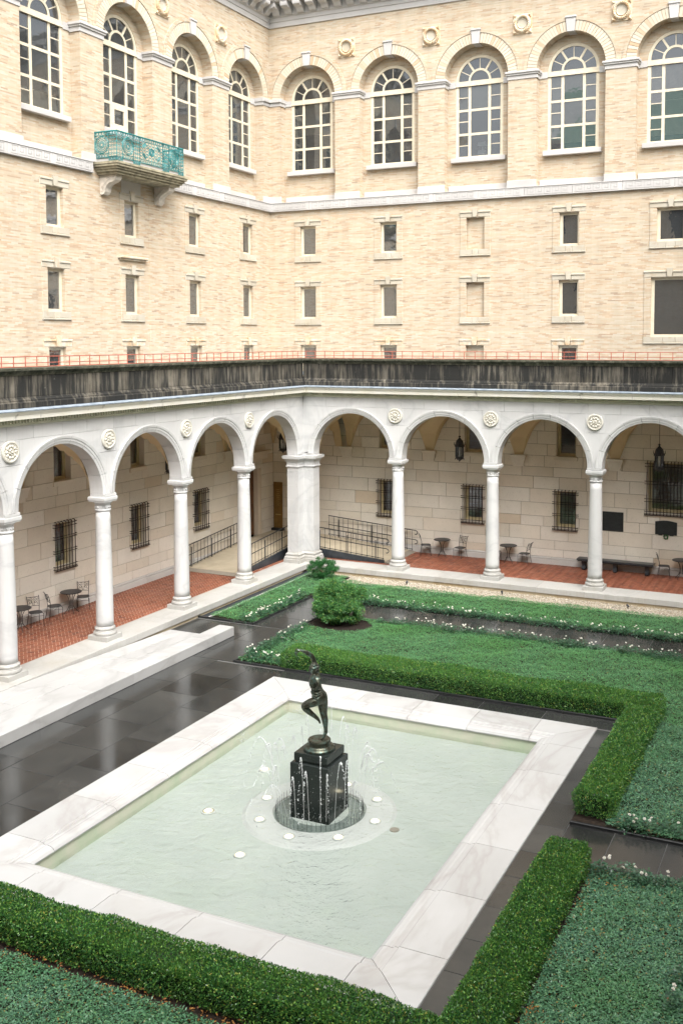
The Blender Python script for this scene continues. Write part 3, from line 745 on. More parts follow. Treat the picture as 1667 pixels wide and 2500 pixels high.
def medallion_mesh(side):
    U = UVD(side)
    g = G(); d = G().lathe([(.30, 0.0), (.305, .05), (.285, .075), (.255, .078), (.24, .05), (.215, .045), (.0001, .05)], 36, caps=False); g.add(d.V, d.F)
    for ring, n, r0, r1 in ((0, 10, .125, .052), (1, 6, .05, .035)):
        for k in range(n):
            a = 2*PI*(k+.5*ring)/n; s_ = G().lathe([(r1*.98, .045), (r1*.9, .07), (r1*.5, .088+.015*ring), (.0005, .094+.015*ring)], 8, r0*1.25*math.cos(a), r0*1.25*math.sin(a), caps=False); g.add(s_.V, s_.F)
    s_ = G().lathe([(.035, .05), (.03, .115), (.001, .125)], 10, caps=False); g.add(s_.V, s_.F)
    for k in range(22):
        a = 2*PI*k/22; s_ = G().lathe([(.02, .045), (.015, .066), (.001, .07)], 6, .226*math.cos(a), .226*math.sin(a), caps=False); g.add(s_.V, s_.F)
    return g.map(U).me('medallion', 'medallion')
def make_arcade(side):
    T = TS(side); U = UVD(side); S1 = SMAX[side]
    A = thing('marble_arcade', f'white marble arcade of round arches on columns along the {WORD[side]} side of the court', 'arcade')
    for c in COLS[side]:
        s_ = ob('column', COLM[1], A, T(c, 0, 0)); ob('column_base', COLM[0], s_); ob('capital', COLM[2], s_)
    # arch stones: moulded archivolt in wedge blocks, through-stones for the soffit
    nv = 9; da = PI/nv; g = G(); e_ = .0036
    prof = [(RI, -TF), (RI, TF+.0), (RI+.075, TF+.02), (RI+.08, TF+.035), (RI+.15, TF+.04), (RI+.155, TF+.06), (RO, TF+.075), (RO, -TF)]
    nseg = 6; V = []; F = []
    for i in range(nseg+1):
        a = -da/2+e_+(da-2*e_)*i/nseg
        V += [(r*math.cos(a), r*math.sin(a), t) for r, t in prof]
    m = len(prof)
    for i in range(nseg): F += [(i*m+k, i*m+(k+1) % m, (i+1)*m+(k+1) % m, (i+1)*m+k) for k in range(m)]
    F += [tuple(range(m)), tuple(range(nseg*m, nseg*m+m))]
    g.add(V, F); av = g.map(U).me('arch_stone', 'marble')
    for c in ARCH[side]:
        for k in range(nv):
            a = da*(k+.5); v = ob('arch_stone', av, A, U(c, ZI, 0)); v.rotation_euler = (0, -a, 0) if side == 'R' else (-a, 0, 0)
    # impost blocks between abacus and arch springing
    g = G(); g.box(-.27, .27, ZA, ZI, -TF, TF+.06); ib = g.map(U).me('springer', 'marble')
    for c in COLS[side]: ob('springer', ib, A, shift(side, c))
    # spandrels above the columns and the filling over the crowns
    g = G(); th = [math.asin(min(1, z/RO)) for z in np.linspace(0, 1.955, 22)]
    L_ = [(-2+RO*math.cos(a), ZI+RO*math.sin(a)) for a in th]; Rr = [(2-RO*math.cos(a), ZI+RO*math.sin(a)) for a in th]
    L_ = [(x, z) for x, z in L_ if z < 6.50]+[(-1.80, 6.50), (-1.80, 6.548)]; Rr = [(x, z) for x, z in Rr if z < 6.50]+[(1.80, 6.50), (1.80, 6.548)]
    # split in two halves and a centre panel behind the medallion
    def half(sg):
        P = [(sg*x if sg < 0 else x, z) for x, z in Rr] if sg > 0 else [(-x, z) for x, z in Rr]
        inner = [(sg*.36, 6.548), (sg*.36, 5.86)] if True else []
        pts = [p for p in P if p[1] > 5.86]
        xs = 2-math.sqrt(max(0, RO**2-(5.86-ZI)**2))
        return [(sg*xs, 5.86)]+pts+[(sg*.366, 6.548), (sg*.366, 5.86)]
    gs = G(); gs.prism(half(1), -TF, TF); sR = gs.map(U).me('spandrel_stone', 'marble')
    gs = G(); gs.prism(half(-1), -TF, TF); sL = gs.map(U).me('spandrel_stone', 'marble')
    gs = G(); lo = [p for p in Rr if p[1] < 5.855]; xs = 2-math.sqrt(RO**2-(5.855-ZI)**2)
    gs.prism([(-p[0], p[1]) for p in lo]+[(-xs, 5.855), (xs, 5.855)]+[(p[0], p[1]) for p in lo[::-1]], -TF, TF); sC = gs.map(U).me('spandrel_stone', 'marble')
    gs = G(); gs.panel(-.362, .362, 5.862, 6.548, -TF, TF-.002, .004); sM = gs.map(U).me('spandrel_stone', 'marble')
    gs = G(); gs.prism([(-.19, 6.518), (.19, 6.518), (.19, 6.548), (-.19, 6.548)], -TF, TF)
    med = medallion_mesh(side)
    for c in COLS[side]:
        for me_ in (sR, sL, sC, sM): ob('spandrel_stone', me_, A, shift(side, c))
        ob('medallion', med, A, U(c, 6.25, TF-.004))
    # crown filler strips
    for c in ARCH[side]:
        g = G(); ar = [(RO*math.cos(a), ZI+RO*math.sin(a)) for a in np.linspace(R(83.0), R(97.0), 9)]
        g.prism([(-.20, 6.548), (.20, 6.548)]+[(x, max(z, 6.4)) for x, z in ar], -TF, TF-.001)
        ob('crown_stone', g.map(U).me('crown_stone', 'marble'), A, shift(side, c))
    # corner half-spandrel next to the pier
    g = G(); P = [(-2+.46+0, 0)]
    c0 = 2.46; pts = [(c0-RO*math.cos(a), ZI+RO*math.sin(a)) for a in th if ZI+RO*math.sin(a) < 6.5]
    pts = [(max(x, TF), z) for x, z in pts]
    g.prism([(TF-.0 if side == 'R' else TF, ZI)]+pts[1:]+[(c0-.20, 6.50), (c0-.20, 6.548), (TF, 6.548)], -TF, TF)
    ob('spandrel_stone', g.map(U).me('spandrel_stone', 'marble'), A)
    # frieze stones
    S_ = TF+.002; k = 0
    while S_ < S1:
        wd = [1.08, 1.2, 1.02, 1.15, .98][k % 5]; g = G(); g.panel(S_+.003, S_+wd-.003, 6.553, 6.93, -TF, TF+.001, .004)
        ob('frieze_stone', g.map(U).me('frieze_stone', 'marble'), A); S_ += wd; k += 1
    # bed mould, dentils, corona
    g = G(); g.sweep([(-TF, 6.932), (TF+.015, 6.932), (TF+.05, 6.97), (TF+.06, 7.00), (TF+.06, 7.10), (-TF, 7.10)], 0, S1); ob('bed_mould', g.map(T).me('bed_mould', 'dentil'), A)
    g = G(); x = TF+.12
    while x < S1: g.box(x, x+.065, TF+.058, TF+.115, 7.005, 7.095); x += .115
    o_ = ob('dentil_course', g.map(T).me('dentil_course', 'dentil'), A, kind='stuff')
    g = G(); g.sweep([(-TF, 7.102), (TF+.13, 7.102), (TF+.16, 7.12), (TF+.30, 7.125), (TF+.31, 7.23), (TF+.36, 7.30), (TF+.38, 7.345), (-TF, 7.345)], 0, S1); ob('corona', g.map(T).me('corona', 'corona'), A)
    g = G(); g.sweep([(-TF, 7.347), (TF+.40, 7.347), (TF+.405, 7.375), (TF+.16, 7.41), (-TF, 7.41)], 0, S1); ob('lead_flashing', g.map(T).me('lead_flashing', 'lead'), A)
    # attic parapet
    g = G(); g.sweep([(-TF, 7.412), (TF+.17, 7.412), (TF+.17, 7.56), (TF+.12, 7.60), (TF+.12, 7.63), (TF+.07, 7.68), (TF+.05, 7.72), (-TF, 7.72)], 0, S1); ob('parapet_base', g.map(T).me('parapet_base', 'parapet'), A)
    S_ = TF+.045; k = 0
    lens = [2.9, 4.0, 4.0, 4.0, 4.0, 4.0]
    while S_ < S1:
        wd = lens[k]; g = G()
        a = S_+.004; b = min(S1, S_+wd-.004)
        g.panel(a, b, 7.722, 8.30, -TF, TF+.045, .008)
        ob('parapet_panel', g.map(U).me('parapet_panel', 'parapet'), A); S_ += wd; k += 1
    g = G(); g.sweep([(-TF-.1, 8.302), (TF+.06, 8.302), (TF+.075, 8.34), (TF+.12, 8.40), (TF+.19, 8.44), (TF+.20, 8.505), (-TF-.1, 8.52)], 0, S1); ob('parapet_cap', g.map(T).me('parapet_cap', 'parapet_cap'), A)
    # terrace behind the parapet
    g = G(); g.add([(-DW, -DW, 7.85), (S1, -DW, 7.85), (S1, -TF, 7.80), (-DW, -TF, 7.80)], [(0, 1, 2, 3)]); ob('terrace', g.map(T).me('terrace', 'lead', fix=False), A)
    # groin vaults over the walk
    def vault(c, wh, name='vault'):
        n = 22; g = G(); ys = np.linspace(-3.4, -TF+.0, n+1); xs = np.linspace(c-2, c+2, n+1); V = []
        for y in ys:
            for x in xs:
                u = min(1, abs(x-c)/1.70); v = min(1, abs(y+1.825)/1.56)
                V.append((x, y, 4.5+1.86*math.sqrt(max(math.sqrt(max(0, 1-u*u)), math.sqrt(max(0, 1-v*v)))**2)))
        F = [(j*(n+1)+i, j*(n+1)+i+1, (j+1)*(n+1)+i+1, (j+1)*(n+1)+i) for j in range(n) for i in range(n)]
        g.add(V, F); return g.map(T).me(name, 'plaster', smooth=False, fix=False)
    for c in ARCH[side]: ob('vault', vault(c, 0), A)
    if side == 'R':
        g = G(); n = 22; V = []; cs = np.linspace(-3.5, TF, n+1)
        for y in cs:
            for x in cs:
                u = min(1, abs(x+1.7)/1.56); v = min(1, abs(y+1.7)/1.56)
                V.append((x, y, 4.5+1.86*max(math.sqrt(max(0, 1-u*u)), math.sqrt(max(0, 1-v*v)))))
        F = [(j*(n+1)+i, j*(n+1)+i+1, (j+1)*(n+1)+i+1, (j+1)*(n+1)+i) for j in range(n) for i in range(n)]
        g.add(V, F); ob('vault', g.map(T).me('vault', 'plaster', fix=False), A)
    return A
AR = make_arcade('R'); AL = make_arcade('L')
# corner pier, cross-shaped in plan
def offs(e):
    a, b = .73+e, .25+e
    return [(-b, -a), (b, -a), (b, -b), (a, -b), (a, b), (-b, b)]
Pr = thing('corner_pier', 'tall white marble corner pier where the two arcades meet', 'pier')
def pierlayers(name, layers, mat):
    g = G(); V = []; F = []; n = 6
    for e, z in layers: V += [(x, y, z) for x, y in offs(e)]
    for k in range(len(layers)-1): F += [(k*n+i, k*n+(i+1) % n, (k+1)*n+(i+1) % n, (k+1)*n+i) for i in range(n)]
    F += [tuple(range(n)), tuple(range((len(layers)-1)*n, len(layers)*n))]
    g.add(V, F); return ob(name, g.me(name, mat), Pr)
pierlayers('pier_base', [(.13, .001), (.13, .14), (.12, .15), (.11, .17), (.115, .22), (.09, .26), (.06, .28), (.06, .30), (.075, .33), (.07, .37), (.02, .41), (.0, .45)], 'marble_step')
zc = [.452, .95, 1.55, 2.06, 2.66, 3.25, 3.80, 4.00]
for a, b in zip(zc[:-1], zc[1:]): pierlayers('pier_stone', [(-.004, a+.001), (0, a+.006), (0, b-.006), (-.004, b-.001)], 'marble')
pierlayers('pier_capital', [(.0, 4.002), (.04, 4.01), (.045, 4.05), (.015, 4.07), (.015, 4.21), (.04, 4.23), (.05, 4.27), (.10, 4.32), (.115, 4.345), (.15, 4.36), (.16, 4.48), (.0, 4.48)], 'marble')
pierlayers('pier_springer', [(-.003, 4.481), (-.003, 4.561)], 'marble')
g = G(); g.box(-.249, .249, -.249, .249, 4.56, 6.548); ob('pier_core', g.me('pier_core', 'marble'), Pr)

# ------------------------------------------------------------------ cloister walls of tan ashlar
DC = 3.40
COURSES = [.30, .62, .99, 1.56, 1.98, 2.54, 3.12, 3.63, 4.03, 4.50, 4.98, 5.52, 6.05, 6.45]
def subtract(rects, h):
    out = []
    for a, b, c, d in rects:
        if h[1] <= a or h[0] >= b or h[3] <= c or h[2] >= d: out.append((a, b, c, d)); continue
        x0, x1 = max(a, h[0]), min(b, h[1])
        if h[0] > a: out.append((a, h[0], c, d))
        if h[1] < b: out.append((h[1], b, c, d))
        if h[2] > c: out.append((x0, x1, c, h[2]))
        if h[3] < d: out.append((x0, x1, h[3], d))
    return [r for r in out if r[1]-r[0] > .03 and r[3]-r[2] > .03]
def grille(side, h, H_):
    U = UVD(side); g = G(); r = .014
    for z in ((.07, .16, .62, .70, 1.10, 1.18, 1.50, 1.60) if H_ < 1.75 else (.07, .16, .55, .66, 1.25, 1.36, 1.95, 2.06)):
        g.tube([(-h-.06, z, -.16), (-h-.06, z, .10), (h+.06, z, .10), (h+.06, z, -.16)], r*.9, 5)
    for z in (.02,): g.tube([(-h-.06, z, .10), (h+.06, z, .10)], r*1.5, 5)
    fm = g.map(U).me('window_grille', 'iron_rust')
    n = 7 if h < .6 else 12
    g = G(); g.tube([(0, 0, .10), (0, H_-.03, .10), (0, H_+.02, .085), (0, H_+.04, .05), (0, H_+.03, -.02)], r, 6); g.lathe([(.001, -.02), (.02, 0), (.02, .02), (.001, .03)], 6, 0, 0, caps=False) if False else None
    bm_ = g.map(U).me('bar', 'iron_rust')
    return fm, bm_, n
def make_cloister(side):
    T = TS(side); U = UVD(side); S1 = SMAX[side]
    A = thing('cloister_wall', f'tan stone block wall with barred windows behind the {WORD[side]} arcade', 'wall')
    opens = []; wins = []
    for c in (2.46, 6.46, 10.46, 14.46):
        if side == 'R' and c > 14: wins.append((c, .70, 2.45, 4.43, 'big'))
        else: wins.append((c, .42, 1.56, 3.06, 'low')); wins.append((c, .40, 4.50, 6.02, 'up'))
    opens = [(c-h, c+h, a, b) for c, h, a, b, k in wins]
    door = (-2.28, -.62, .0, 3.45)
    if side == 'L': opens.append(door)
    g = G(); sheet_holes(g, -DC-.1, S1, -.2, 7.4, -DC-.022, opens, 0); ob('wall_core', g.map(U).me('wall_core', 'joint', fix=False), A)
    g = G()
    for h in opens:
        a, b, c_, e = h
        for p, q in (((a, c_), (b, c_)), ((b, c_), (b, e)), ((b, e), (a, e)), ((a, e), (a, c_))):
            g.add([(*p, -DC-.013), (*q, -DC-.013), (*q, -DC-.42), (*p, -DC-.42)], [(0, 1, 2, 3)])
    ob('reveals', g.map(U).me('reveals', 'ashlar', fix=False), A)
    rnd_ = random.Random(3 if side == 'R' else 4); z0 = COURSES[0]
    skip = (2.9, ) 
    for ci, z1 in enumerate(COURSES[1:]):
        S_ = -DC-(rnd_.random()*.9)
        while S_ < S1:
            wd = rnd_.uniform(1.05, 1.75) if ci % 2 == 0 else rnd_.uniform(.95, 1.5)
            for a, b, c_, d in [r for h in [None] for r in [(max(S_, -DC), min(S_+wd, S1), z0, z1)]]:
                rs = [(a, b, c_, d)]
                for h in opens: rs = subtract(rs, h)
                for a, b, c_, d in rs:
                    if b-a < .04: continue
                    g = G(); g.panel(a+.006, b-.006, c_+.006, d-.006, -DC-.05, -DC+rnd_.uniform(0, .004), .006)
                    ob('ashlar_block', g.map(U).me('ashlar_block', 'ashlar'), A)
            S_ += wd
        z0 = z1
    # plinth moulding
    S_ = -DC; k = 0
    while S_ < S1:
        wd = 1.9; g = G(); a, b = S_+.002, min(S1, S_+wd-.002)
        if side == 'L' and a < door[1] and b > door[0]:
            if a < door[0]: b = door[0]-.3
            else: a = door[1]+.3
        if b > a+.05:
            g.panel(a, b, -.02, .20, -DC-.02, -DC+.06, .01); g.panel(a, b, .202, .298, -DC-.02, -DC+.03, .02); ob('plinth_stone', g.map(U).me('plinth_stone', 'plinth_stone'), A)
        S_ += wd
    # corbels
    g = G()
    for (h0, h1, z0, z1, d) in ((.24, .24, 4.02, 4.06, .05), (.22, .22, 4.06, 4.16, .06), (.25, .30, 4.16, 4.40, .14), (.325, .325, 4.40, 4.50, .17)):
        V = [(-h0, z0, -.02), (h0, z0, -.02), (h1, z1, -.02), (-h1, z1, -.02), (-h0, z0, d*.8), (h0, z0, d*.8), (h1, z1, d), (-h1, z1, d)]
        g.add(V, [(0, 1, 2, 3), (4, 5, 6, 7), (0, 1, 5, 4), (1, 2, 6, 5), (2, 3, 7, 6), (3, 0, 4, 7)])
    cb = g.map(U).me('corbel', 'ashlar')
    for c in [.46+4*k for k in range(5)]: ob('corbel', cb, A, U(c, 0, -DC))
    # windows
    frames = {}
    for c, h, a, b, kind in wins:
        H_ = b-a; key_ = (h, H_)
        if key_ not in frames:
            g = G(); w2 = .12
            g.box(-h, -h+w2, 0, H_, -.08, 0); g.box(h-w2*.6, h, 0, H_, -.08, 0); g.box(-h+w2, h-w2*.6, 0, .12, -.08, -.003); g.box(-h+w2, h-w2*.6, H_-.09, H_, -.08, -.003)
            fm = g.map(U).me('casement_frame', 'paint_dim')
            g = G(); g.add([(-h+w2, .12, -.04), (h-w2*.6, .12, -.04), (h-w2*.6, H_-.09, -.04), (-h+w2, H_-.09, -.04)], [(0, 1, 2, 3)]); pm = g.map(U).me('pane', 'glass', fix=False); frames[key_] = (fm, pm)
            if side == 'L': pm.flip_normals()
        fm, pm = frames[key_]
        w_ = ob('window', fm, A, U(c, a, -DC-.24)); p_ = ob('pane', pm, w_)
        g = G(); g.panel(-h-.08, h+.08, -.16, -.004, -.3, .06, .012)
        ob('window_sill', g.map(U).me('window_sill', 'ashlar'), w_, U(0, 0, .24))
        if side == 'L' and kind == 'up':
            g = G(); g.box(-h, .12, 0, H_, -.2, -.14); ob('curtain', g.map(U).me('curtain', 'curtain_red' if c > 9 else 'curtain'), w_)
        if kind != 'up':
            fm, bm_, n = grille(side, h+.05, H_+.14)
            gr = ob('window_grille', fm, A, U(c, a-.12, -DC))
            for k in range(n): ob('bar', bm_, gr, shift(side, -h-.02+(2*h+.04)*k/(n-1)))
    return A
CR = make_cloister('R'); CL = make_cloister('L')
# door, architrave and hood in the corner bay of the left wall
U = UVD('L')
dr = thing('panelled_door', 'tall dark wooden door in a stone frame in the corner of the cloister', 'door', U(-1.45, .42, -3.6))
g = G(); g.box(-.55, .55, 0, 2.98, -.06, 0)
ob('door_leaf', g.map(U).me('door_leaf', 'wood'), dr)
for a, b, c_, d in ((-.48, -.05, .15, 1.3), (.05, .48, .15, 1.3), (-.48, -.05, 1.45, 2.85), (.05, .48, 1.45, 2.85)):
    g = G(); g.panel(a, b, c_, d, -.01, .025, .02); ob('door_panel', g.map(U).me('door_panel', 'wood'), dr)
g = G(); g.tube([(.02, 1.0, .02), (.02, 1.0, .09), (.02, 1.3, .09), (.02, 1.3, .02)], .014, 6); ob('door_handle', g.map(U).me('door_handle', 'brass_text'), dr)
for a, b, c_, d, nm in ((-.83, -.552, 0, 3.03, 'door_jamb'), (.552, .83, 0, 3.03, 'door_jamb'), (-.83, .83, 3.032, 3.32, 'door_lintel')):
    g = G(); g.panel(a, b, c_, d, -.1, .24, .02); g.panel(a+.06, b-.06, c_+(.0 if nm == 'door_jamb' else .06), d-.06, .22, .27, .02); ob(nm, g.map(U).me(nm, 'ashlar'), dr)
g = G(); g.panel(-1.35, 1.05, 3.42, 3.66, .1, .27, .02); g.panel(-1.42, 1.12, 3.662, 3.75, .1, .36, .03); g.panel(-1.48, 1.18, 3.752, 3.82, .1, .42, .02)
ob('door_hood', g.map(U).me('door_hood', 'ashlar'), dr)
# gilt board on the right wall of the corner
U = UVD('R')
bd = thing('gilt_board', 'tall brown gilt notice board standing against the wall in the corner', 'notice board', U(-3.13, .42, -3.4))
g = G(); g.panel(-.23, .23, .0, 2.26, .01, .05, .012); ob('board', g.map(U).me('board', 'brass'), bd)
g = G(); g.panel(-.13, .15, .72, .76, .05, .056, .003)
for k in range(9): g.panel(-.08+.02*(k % 3), .08+.03*(k % 2), 1.9-.09*k, 1.915-.09*k, .05, .054, .001)
ob('lettering', g.map(U).me('lettering', 'brass_text'), bd)
g = G(); g.panel(-.30, .30, -.0, .12, .0, .22, .01); ob('board_foot', g.map(U).me('board_foot', 'iron'), bd)
# two dark plaques and a wreath on the right cloister wall
pl = thing('bronze_plaque', 'square dark bronze plaque on the stone wall beside the third column', 'plaque', U(12.40, 1.97, -3.4))
g = G(); g.panel(-.42, .42, -.39, .39, -.01, .03, .01); ob('plate', g.map(U).me('plate', 'plaque'), pl)
g = G()
for k in range(9): g.panel(-.33+.02*(k % 2), .33-.03*(k % 3), .28-.07*k, .30-.07*k, .03, .034, .002)
ob('raised_lettering', g.map(U).me('raised_lettering', 'plaque'), pl)
pl = thing('bronze_plaque', 'dark arched-top memorial plaque with a small wreath hung beneath it', 'plaque', U(14.49, 1.86, -3.4))
g = G(); g.prism([(-.42, -.27), (-.3, -.27), (-.28, -.30), (-.16, -.30), (-.14, -.27), (.14, -.27), (.16, -.30), (.28, -.30), (.3, -.27), (.42, -.27), (.42, .24)]+[(.42-.84*k/10, .24+.055*math.sin(PI*k/10)) for k in range(1, 10)]+[(-.42, .24)], -.01, .03)
ob('plate', g.map(U).me('plate', 'plaque'), pl)
g = G()
for k in range(6): g.panel(-.34+.02*(k % 2), .34-.03*(k % 3), .18-.07*k, .20-.07*k, .03, .034, .002)
ob('raised_lettering', g.map(U).me('raised_lettering', 'plaque'), pl)
wr_ = thing('green_wreath', 'small green wreath hanging below the arched plaque', 'wreath', U(14.49, 1.51, -3.36))
V = []; F = []
for k in range(420):
    a = random.uniform(0, 2*PI); r = .075+random.gauss(0, .014); p = np.array([r*math.cos(a), r*math.sin(a), random.gauss(0, .012)]); d = rng.normal(size=3); d /= np.linalg.norm(d); e = np.cross(d, rng.normal(size=3)); e /= np.linalg.norm(e)
    q = len(V); V += [tuple(p-d*.02), tuple(p+e*.008), tuple(p+d*.02), tuple(p-e*.008)]; F.append((q, q+1, q+2, q+3))
ob('wreath_leaves', mesh('wreath_leaves', [U(*v) for v in V], F, 'dark_shrub', fix=False), wr_)
# ------------------------------------------------------------------ arcade floor: marble kerb, brick walk
FL = ob('arcade_floor', None, kind='structure')
T = TS('R')
g = G(); g.box(-3.6, 18.4, -.5, 3.6, -.6, -.012); g.box(-3.6, .46, -22.4, -.5, -.6, -.0122); ob('floor_bed', g.me('floor_bed', 'mortar_floor'), FL)
for side in 'RL':
    U2 = (lambda u, v, d: (u, -v, d)) if side == 'R' else (lambda u, v, d: (v, -u, d))
    S1 = SMAX[side]; S_ = .66; k = 0
    while S_ < S1:
        wd = [1.85, 2.1, 1.7, 2.2, 1.9][k % 5]
        g = G(); g.panel(S_+.003, S_+wd-.003, -.47, .66, -.20, 0.0, .008); ob('kerb_slab', g.map(U2).me('kerb_slab', 'marble_step'), FL)
        g = G(); g.panel(S_+.4, S_+wd+.393, -.45, .615, -.52, -.203, .005); ob('base_course', g.map(U2).me('base_course', 'marble_base'), FL)
        S_ += wd; k += 1
g = G(); g.panel(-.47, .655, -.655, .47, -.20, 0.0, .006); ob('kerb_slab', g.me('kerb_slab', 'marble_step'), FL)
g = G(); g.panel(-.45, 1.05, -.612, .45, -.52, -.203, .005); ob('base_course', g.me('base_course', 'marble_base'), FL)
# herringbone brick, laid at 45 degrees; the ones nearest the court on the left are single pieces
bw = .105; cells = []
ca = math.sqrt(.5)
for i in range(-360, 360):
    for j in range(-360, 360):
        k = (i-j) % 4
        if k == 0: cu, cv, rot = (i+1)*bw, (j+.5)*bw, 0
        elif k == 3: cu, cv, rot = (i+.5)*bw, (j+1)*bw, 1
        else: continue
        x, y = (cu-cv)*ca-2, (cu+cv)*ca-6
        if (-3.42 < x < -.40 and -21 < y < -3.3) or (3.0 < x < 17.5 and .40 < y < 3.42) or (-.75 < x < -.4 and -3.4 < y < -.3) or (.3 < x < 3.2 and .4 < y < .75): cells.append((x, y, rot))
def dist(c): return math.hypot(c[0]-CAM[0], c[1]-CAM[1])
vis = [c for c in cells if c[0] < 0 and -17 < c[1] < -4 and c[0] > -1.6]
vis.sort(key=dist); near = set(vis[:300])
g = G(); g.panel(-bw+.007, bw-.007, -bw/2+.006, bw/2-.006, -.055, -.004, .004); bme = g.me('floor_brick', 'floor_brick')
for x, y, r_ in near: ob('floor_brick', bme, FL, (x, y, random.uniform(-.0015, .0015)), (0, 0, R(45)+(PI/2 if r_ else 0)))
bv = np.array([v.co[:] for v in bme.vertices]); bf = [tuple(p.vertices) for p in bme.polygons]; bf = np.array(bf)
rest = [c for c in cells if c not in near]; Vs = []; Fs = []
for k, (x, y, r_) in enumerate(rest):
    a = R(45)+(PI/2 if r_ else 0); c_, s_ = math.cos(a), math.sin(a)
    Vs.append(np.stack([bv[:, 0]*c_-bv[:, 1]*s_+x, bv[:, 0]*s_+bv[:, 1]*c_+y, bv[:, 2]+random.uniform(-.0015, .0015)], 1)); Fs.append(bf+k*len(bv))
ob('brick_paving', fastmesh('brick_paving', np.concatenate(Vs), np.concatenate(Fs), 'floor_brick'), FL, kind='stuff')

# ------------------------------------------------------------------ access ramps, landing and railings in the corner
RP = ob('access_ramp', None, kind='structure')
ZL = .42
g = G(); g.box(-3.38, -.62, .62, 3.38, 0.0, ZL); ob('landing', g.me('landing', 'ramp_floor'), RP)
for side in 'RL':
    T = TS(side)
    g = G(); V = [(-.622, -3.36, 0), (3.55, -3.36, 0.0), (3.55, -3.36, .07), (-.622, -3.36, ZL), (-.622, -.78, 0), (3.55, -.78, 0), (3.55, -.78, .07), (-.622, -.78, ZL)]
    g.add(V, [(0, 1, 2, 3), (4, 5, 6, 7), (0, 1, 5, 4), (1, 2, 6, 5), (2, 3, 7, 6), (3, 0, 4, 7)])
    ob('ramp_slab', g.map(T).me('ramp_slab', 'ramp_floor'), RP)
    g = G(); V = [(3.552, -3.36, 0), (3.86, -3.36, 0.0), (3.86, -3.36, .012), (3.552, -3.36, .07), (3.552, -.70, 0), (3.86, -.70, 0), (3.86, -.70, .012), (3.552, -.70, .07)]
    g.add(V, [(0, 1, 2, 3), (4, 5, 6, 7), (0, 1, 5, 4), (1, 2, 6, 5), (2, 3, 7, 6), (3, 0, 4, 7)])
    ob('ramp_sill', g.map(T).me('ramp_sill', 'ramp_foot'), RP)
    # black stone cheek on the court side, in slabs
    for a, b in ((-.62, .75), (.755, 2.1), (2.105, 3.5)):
        za, zb = ZL-.084*(a+.62)+.05, ZL-.084*(b+.62)+.05; g = G()
        V = [(a, -.778, 0), (b, -.778, 0), (b, -.778, zb), (a, -.778, za), (a, -.70, 0), (b, -.70, 0), (b, -.70, zb), (a, -.70, za)]
        g.add(V, [(0, 1, 2, 3), (4, 5, 6, 7), (0, 1, 5, 4), (1, 2, 6, 5), (2, 3, 7, 6), (3, 0, 4, 7)])
        ob('ramp_cheek', g.map(T).me('ramp_cheek', 'slate_wall'), RP)
def zr(s_): return ZL-.084*(max(s_, -.62)+.62)
def railing(side, t, s0, s1, label, scroll=True):
    T = TS(side); A = thing('ramp_railing', label, 'railing', T(s0, t, zr(s0)))
    O = np.array(T(s0, t, zr(s0)))
    def TT(a, b, c): return tuple(np.array(T(a, b, c))-O)
    n = max(2, int((s1-s0)/.5))
    def line(dz): return [(s0+(s1-s0)*k/n, t, zr(s0+(s1-s0)*k/n)+dz) for k in range(n+1)]
    def scr(dz):
        p = line(dz); e = p[-1]
        if scroll: p += [(e[0]+.12, t, e[2]-.005), (e[0]+.20, t, e[2]-.04), (e[0]+.225, t, e[2]-.10), (e[0]+.20, t, e[2]-.16), (e[0]+.15, t, e[2]-.185), (e[0]+.10, t, e[2]-.175)]
        return p
    g = G(); g.tube(scr(.93), .021, 7); ob('handrail', g.map(TT).me('handrail', 'iron'), A)
    g = G(); g.tube(scr(.52), .018, 7); ob('lower_rail', g.map(TT).me('lower_rail', 'iron'), A)
    g = G(); g.tube(line(.09), .014, 6); ob('bottom_rail', g.map(TT).me('bottom_rail', 'iron'), A)
    g = G(); g.tube([(0, 0, .03), (0, 0, .93)], .009, 5); g.lathe([(.001, .05), (.02, .06), (.02, .085), (.001, .10)], 6, caps=False)
    bm_ = g.me('baluster', 'iron'); m = int(round((s1-s0)/.245))
    for k in range(m+1):
        a = s0+.03+(s1-s0-.06)*k/m; ob('baluster', bm_, A, TT(a, t, zr(a)))
    for k in range(3):
        a = s0+.5+(s1-s0-.9)*k/2; g = G(); g.tube([(0, 0, -.02), (0, 0, .80), (.05, 0, .80), (.05, 0, -.02)], .012, 5)
        ob('post', g.map(lambda x, y, z: TT(a+x, t+y, zr(a)+z)).me('post', 'iron'), A)
railing('R', -.82, -.10, 3.45, 'black iron ramp railing on the court side, right of the corner pier')
railing('R', -3.20, -.40, 3.75, 'black iron ramp railing along the wall, right of the corner pier')
railing('L', -.82, -.30, 3.35, 'black iron ramp railing on the court side, left of the corner pier')
railing('L', -3.20, .0, 3.75, 'black iron ramp railing along the wall, left of the corner pier', False)

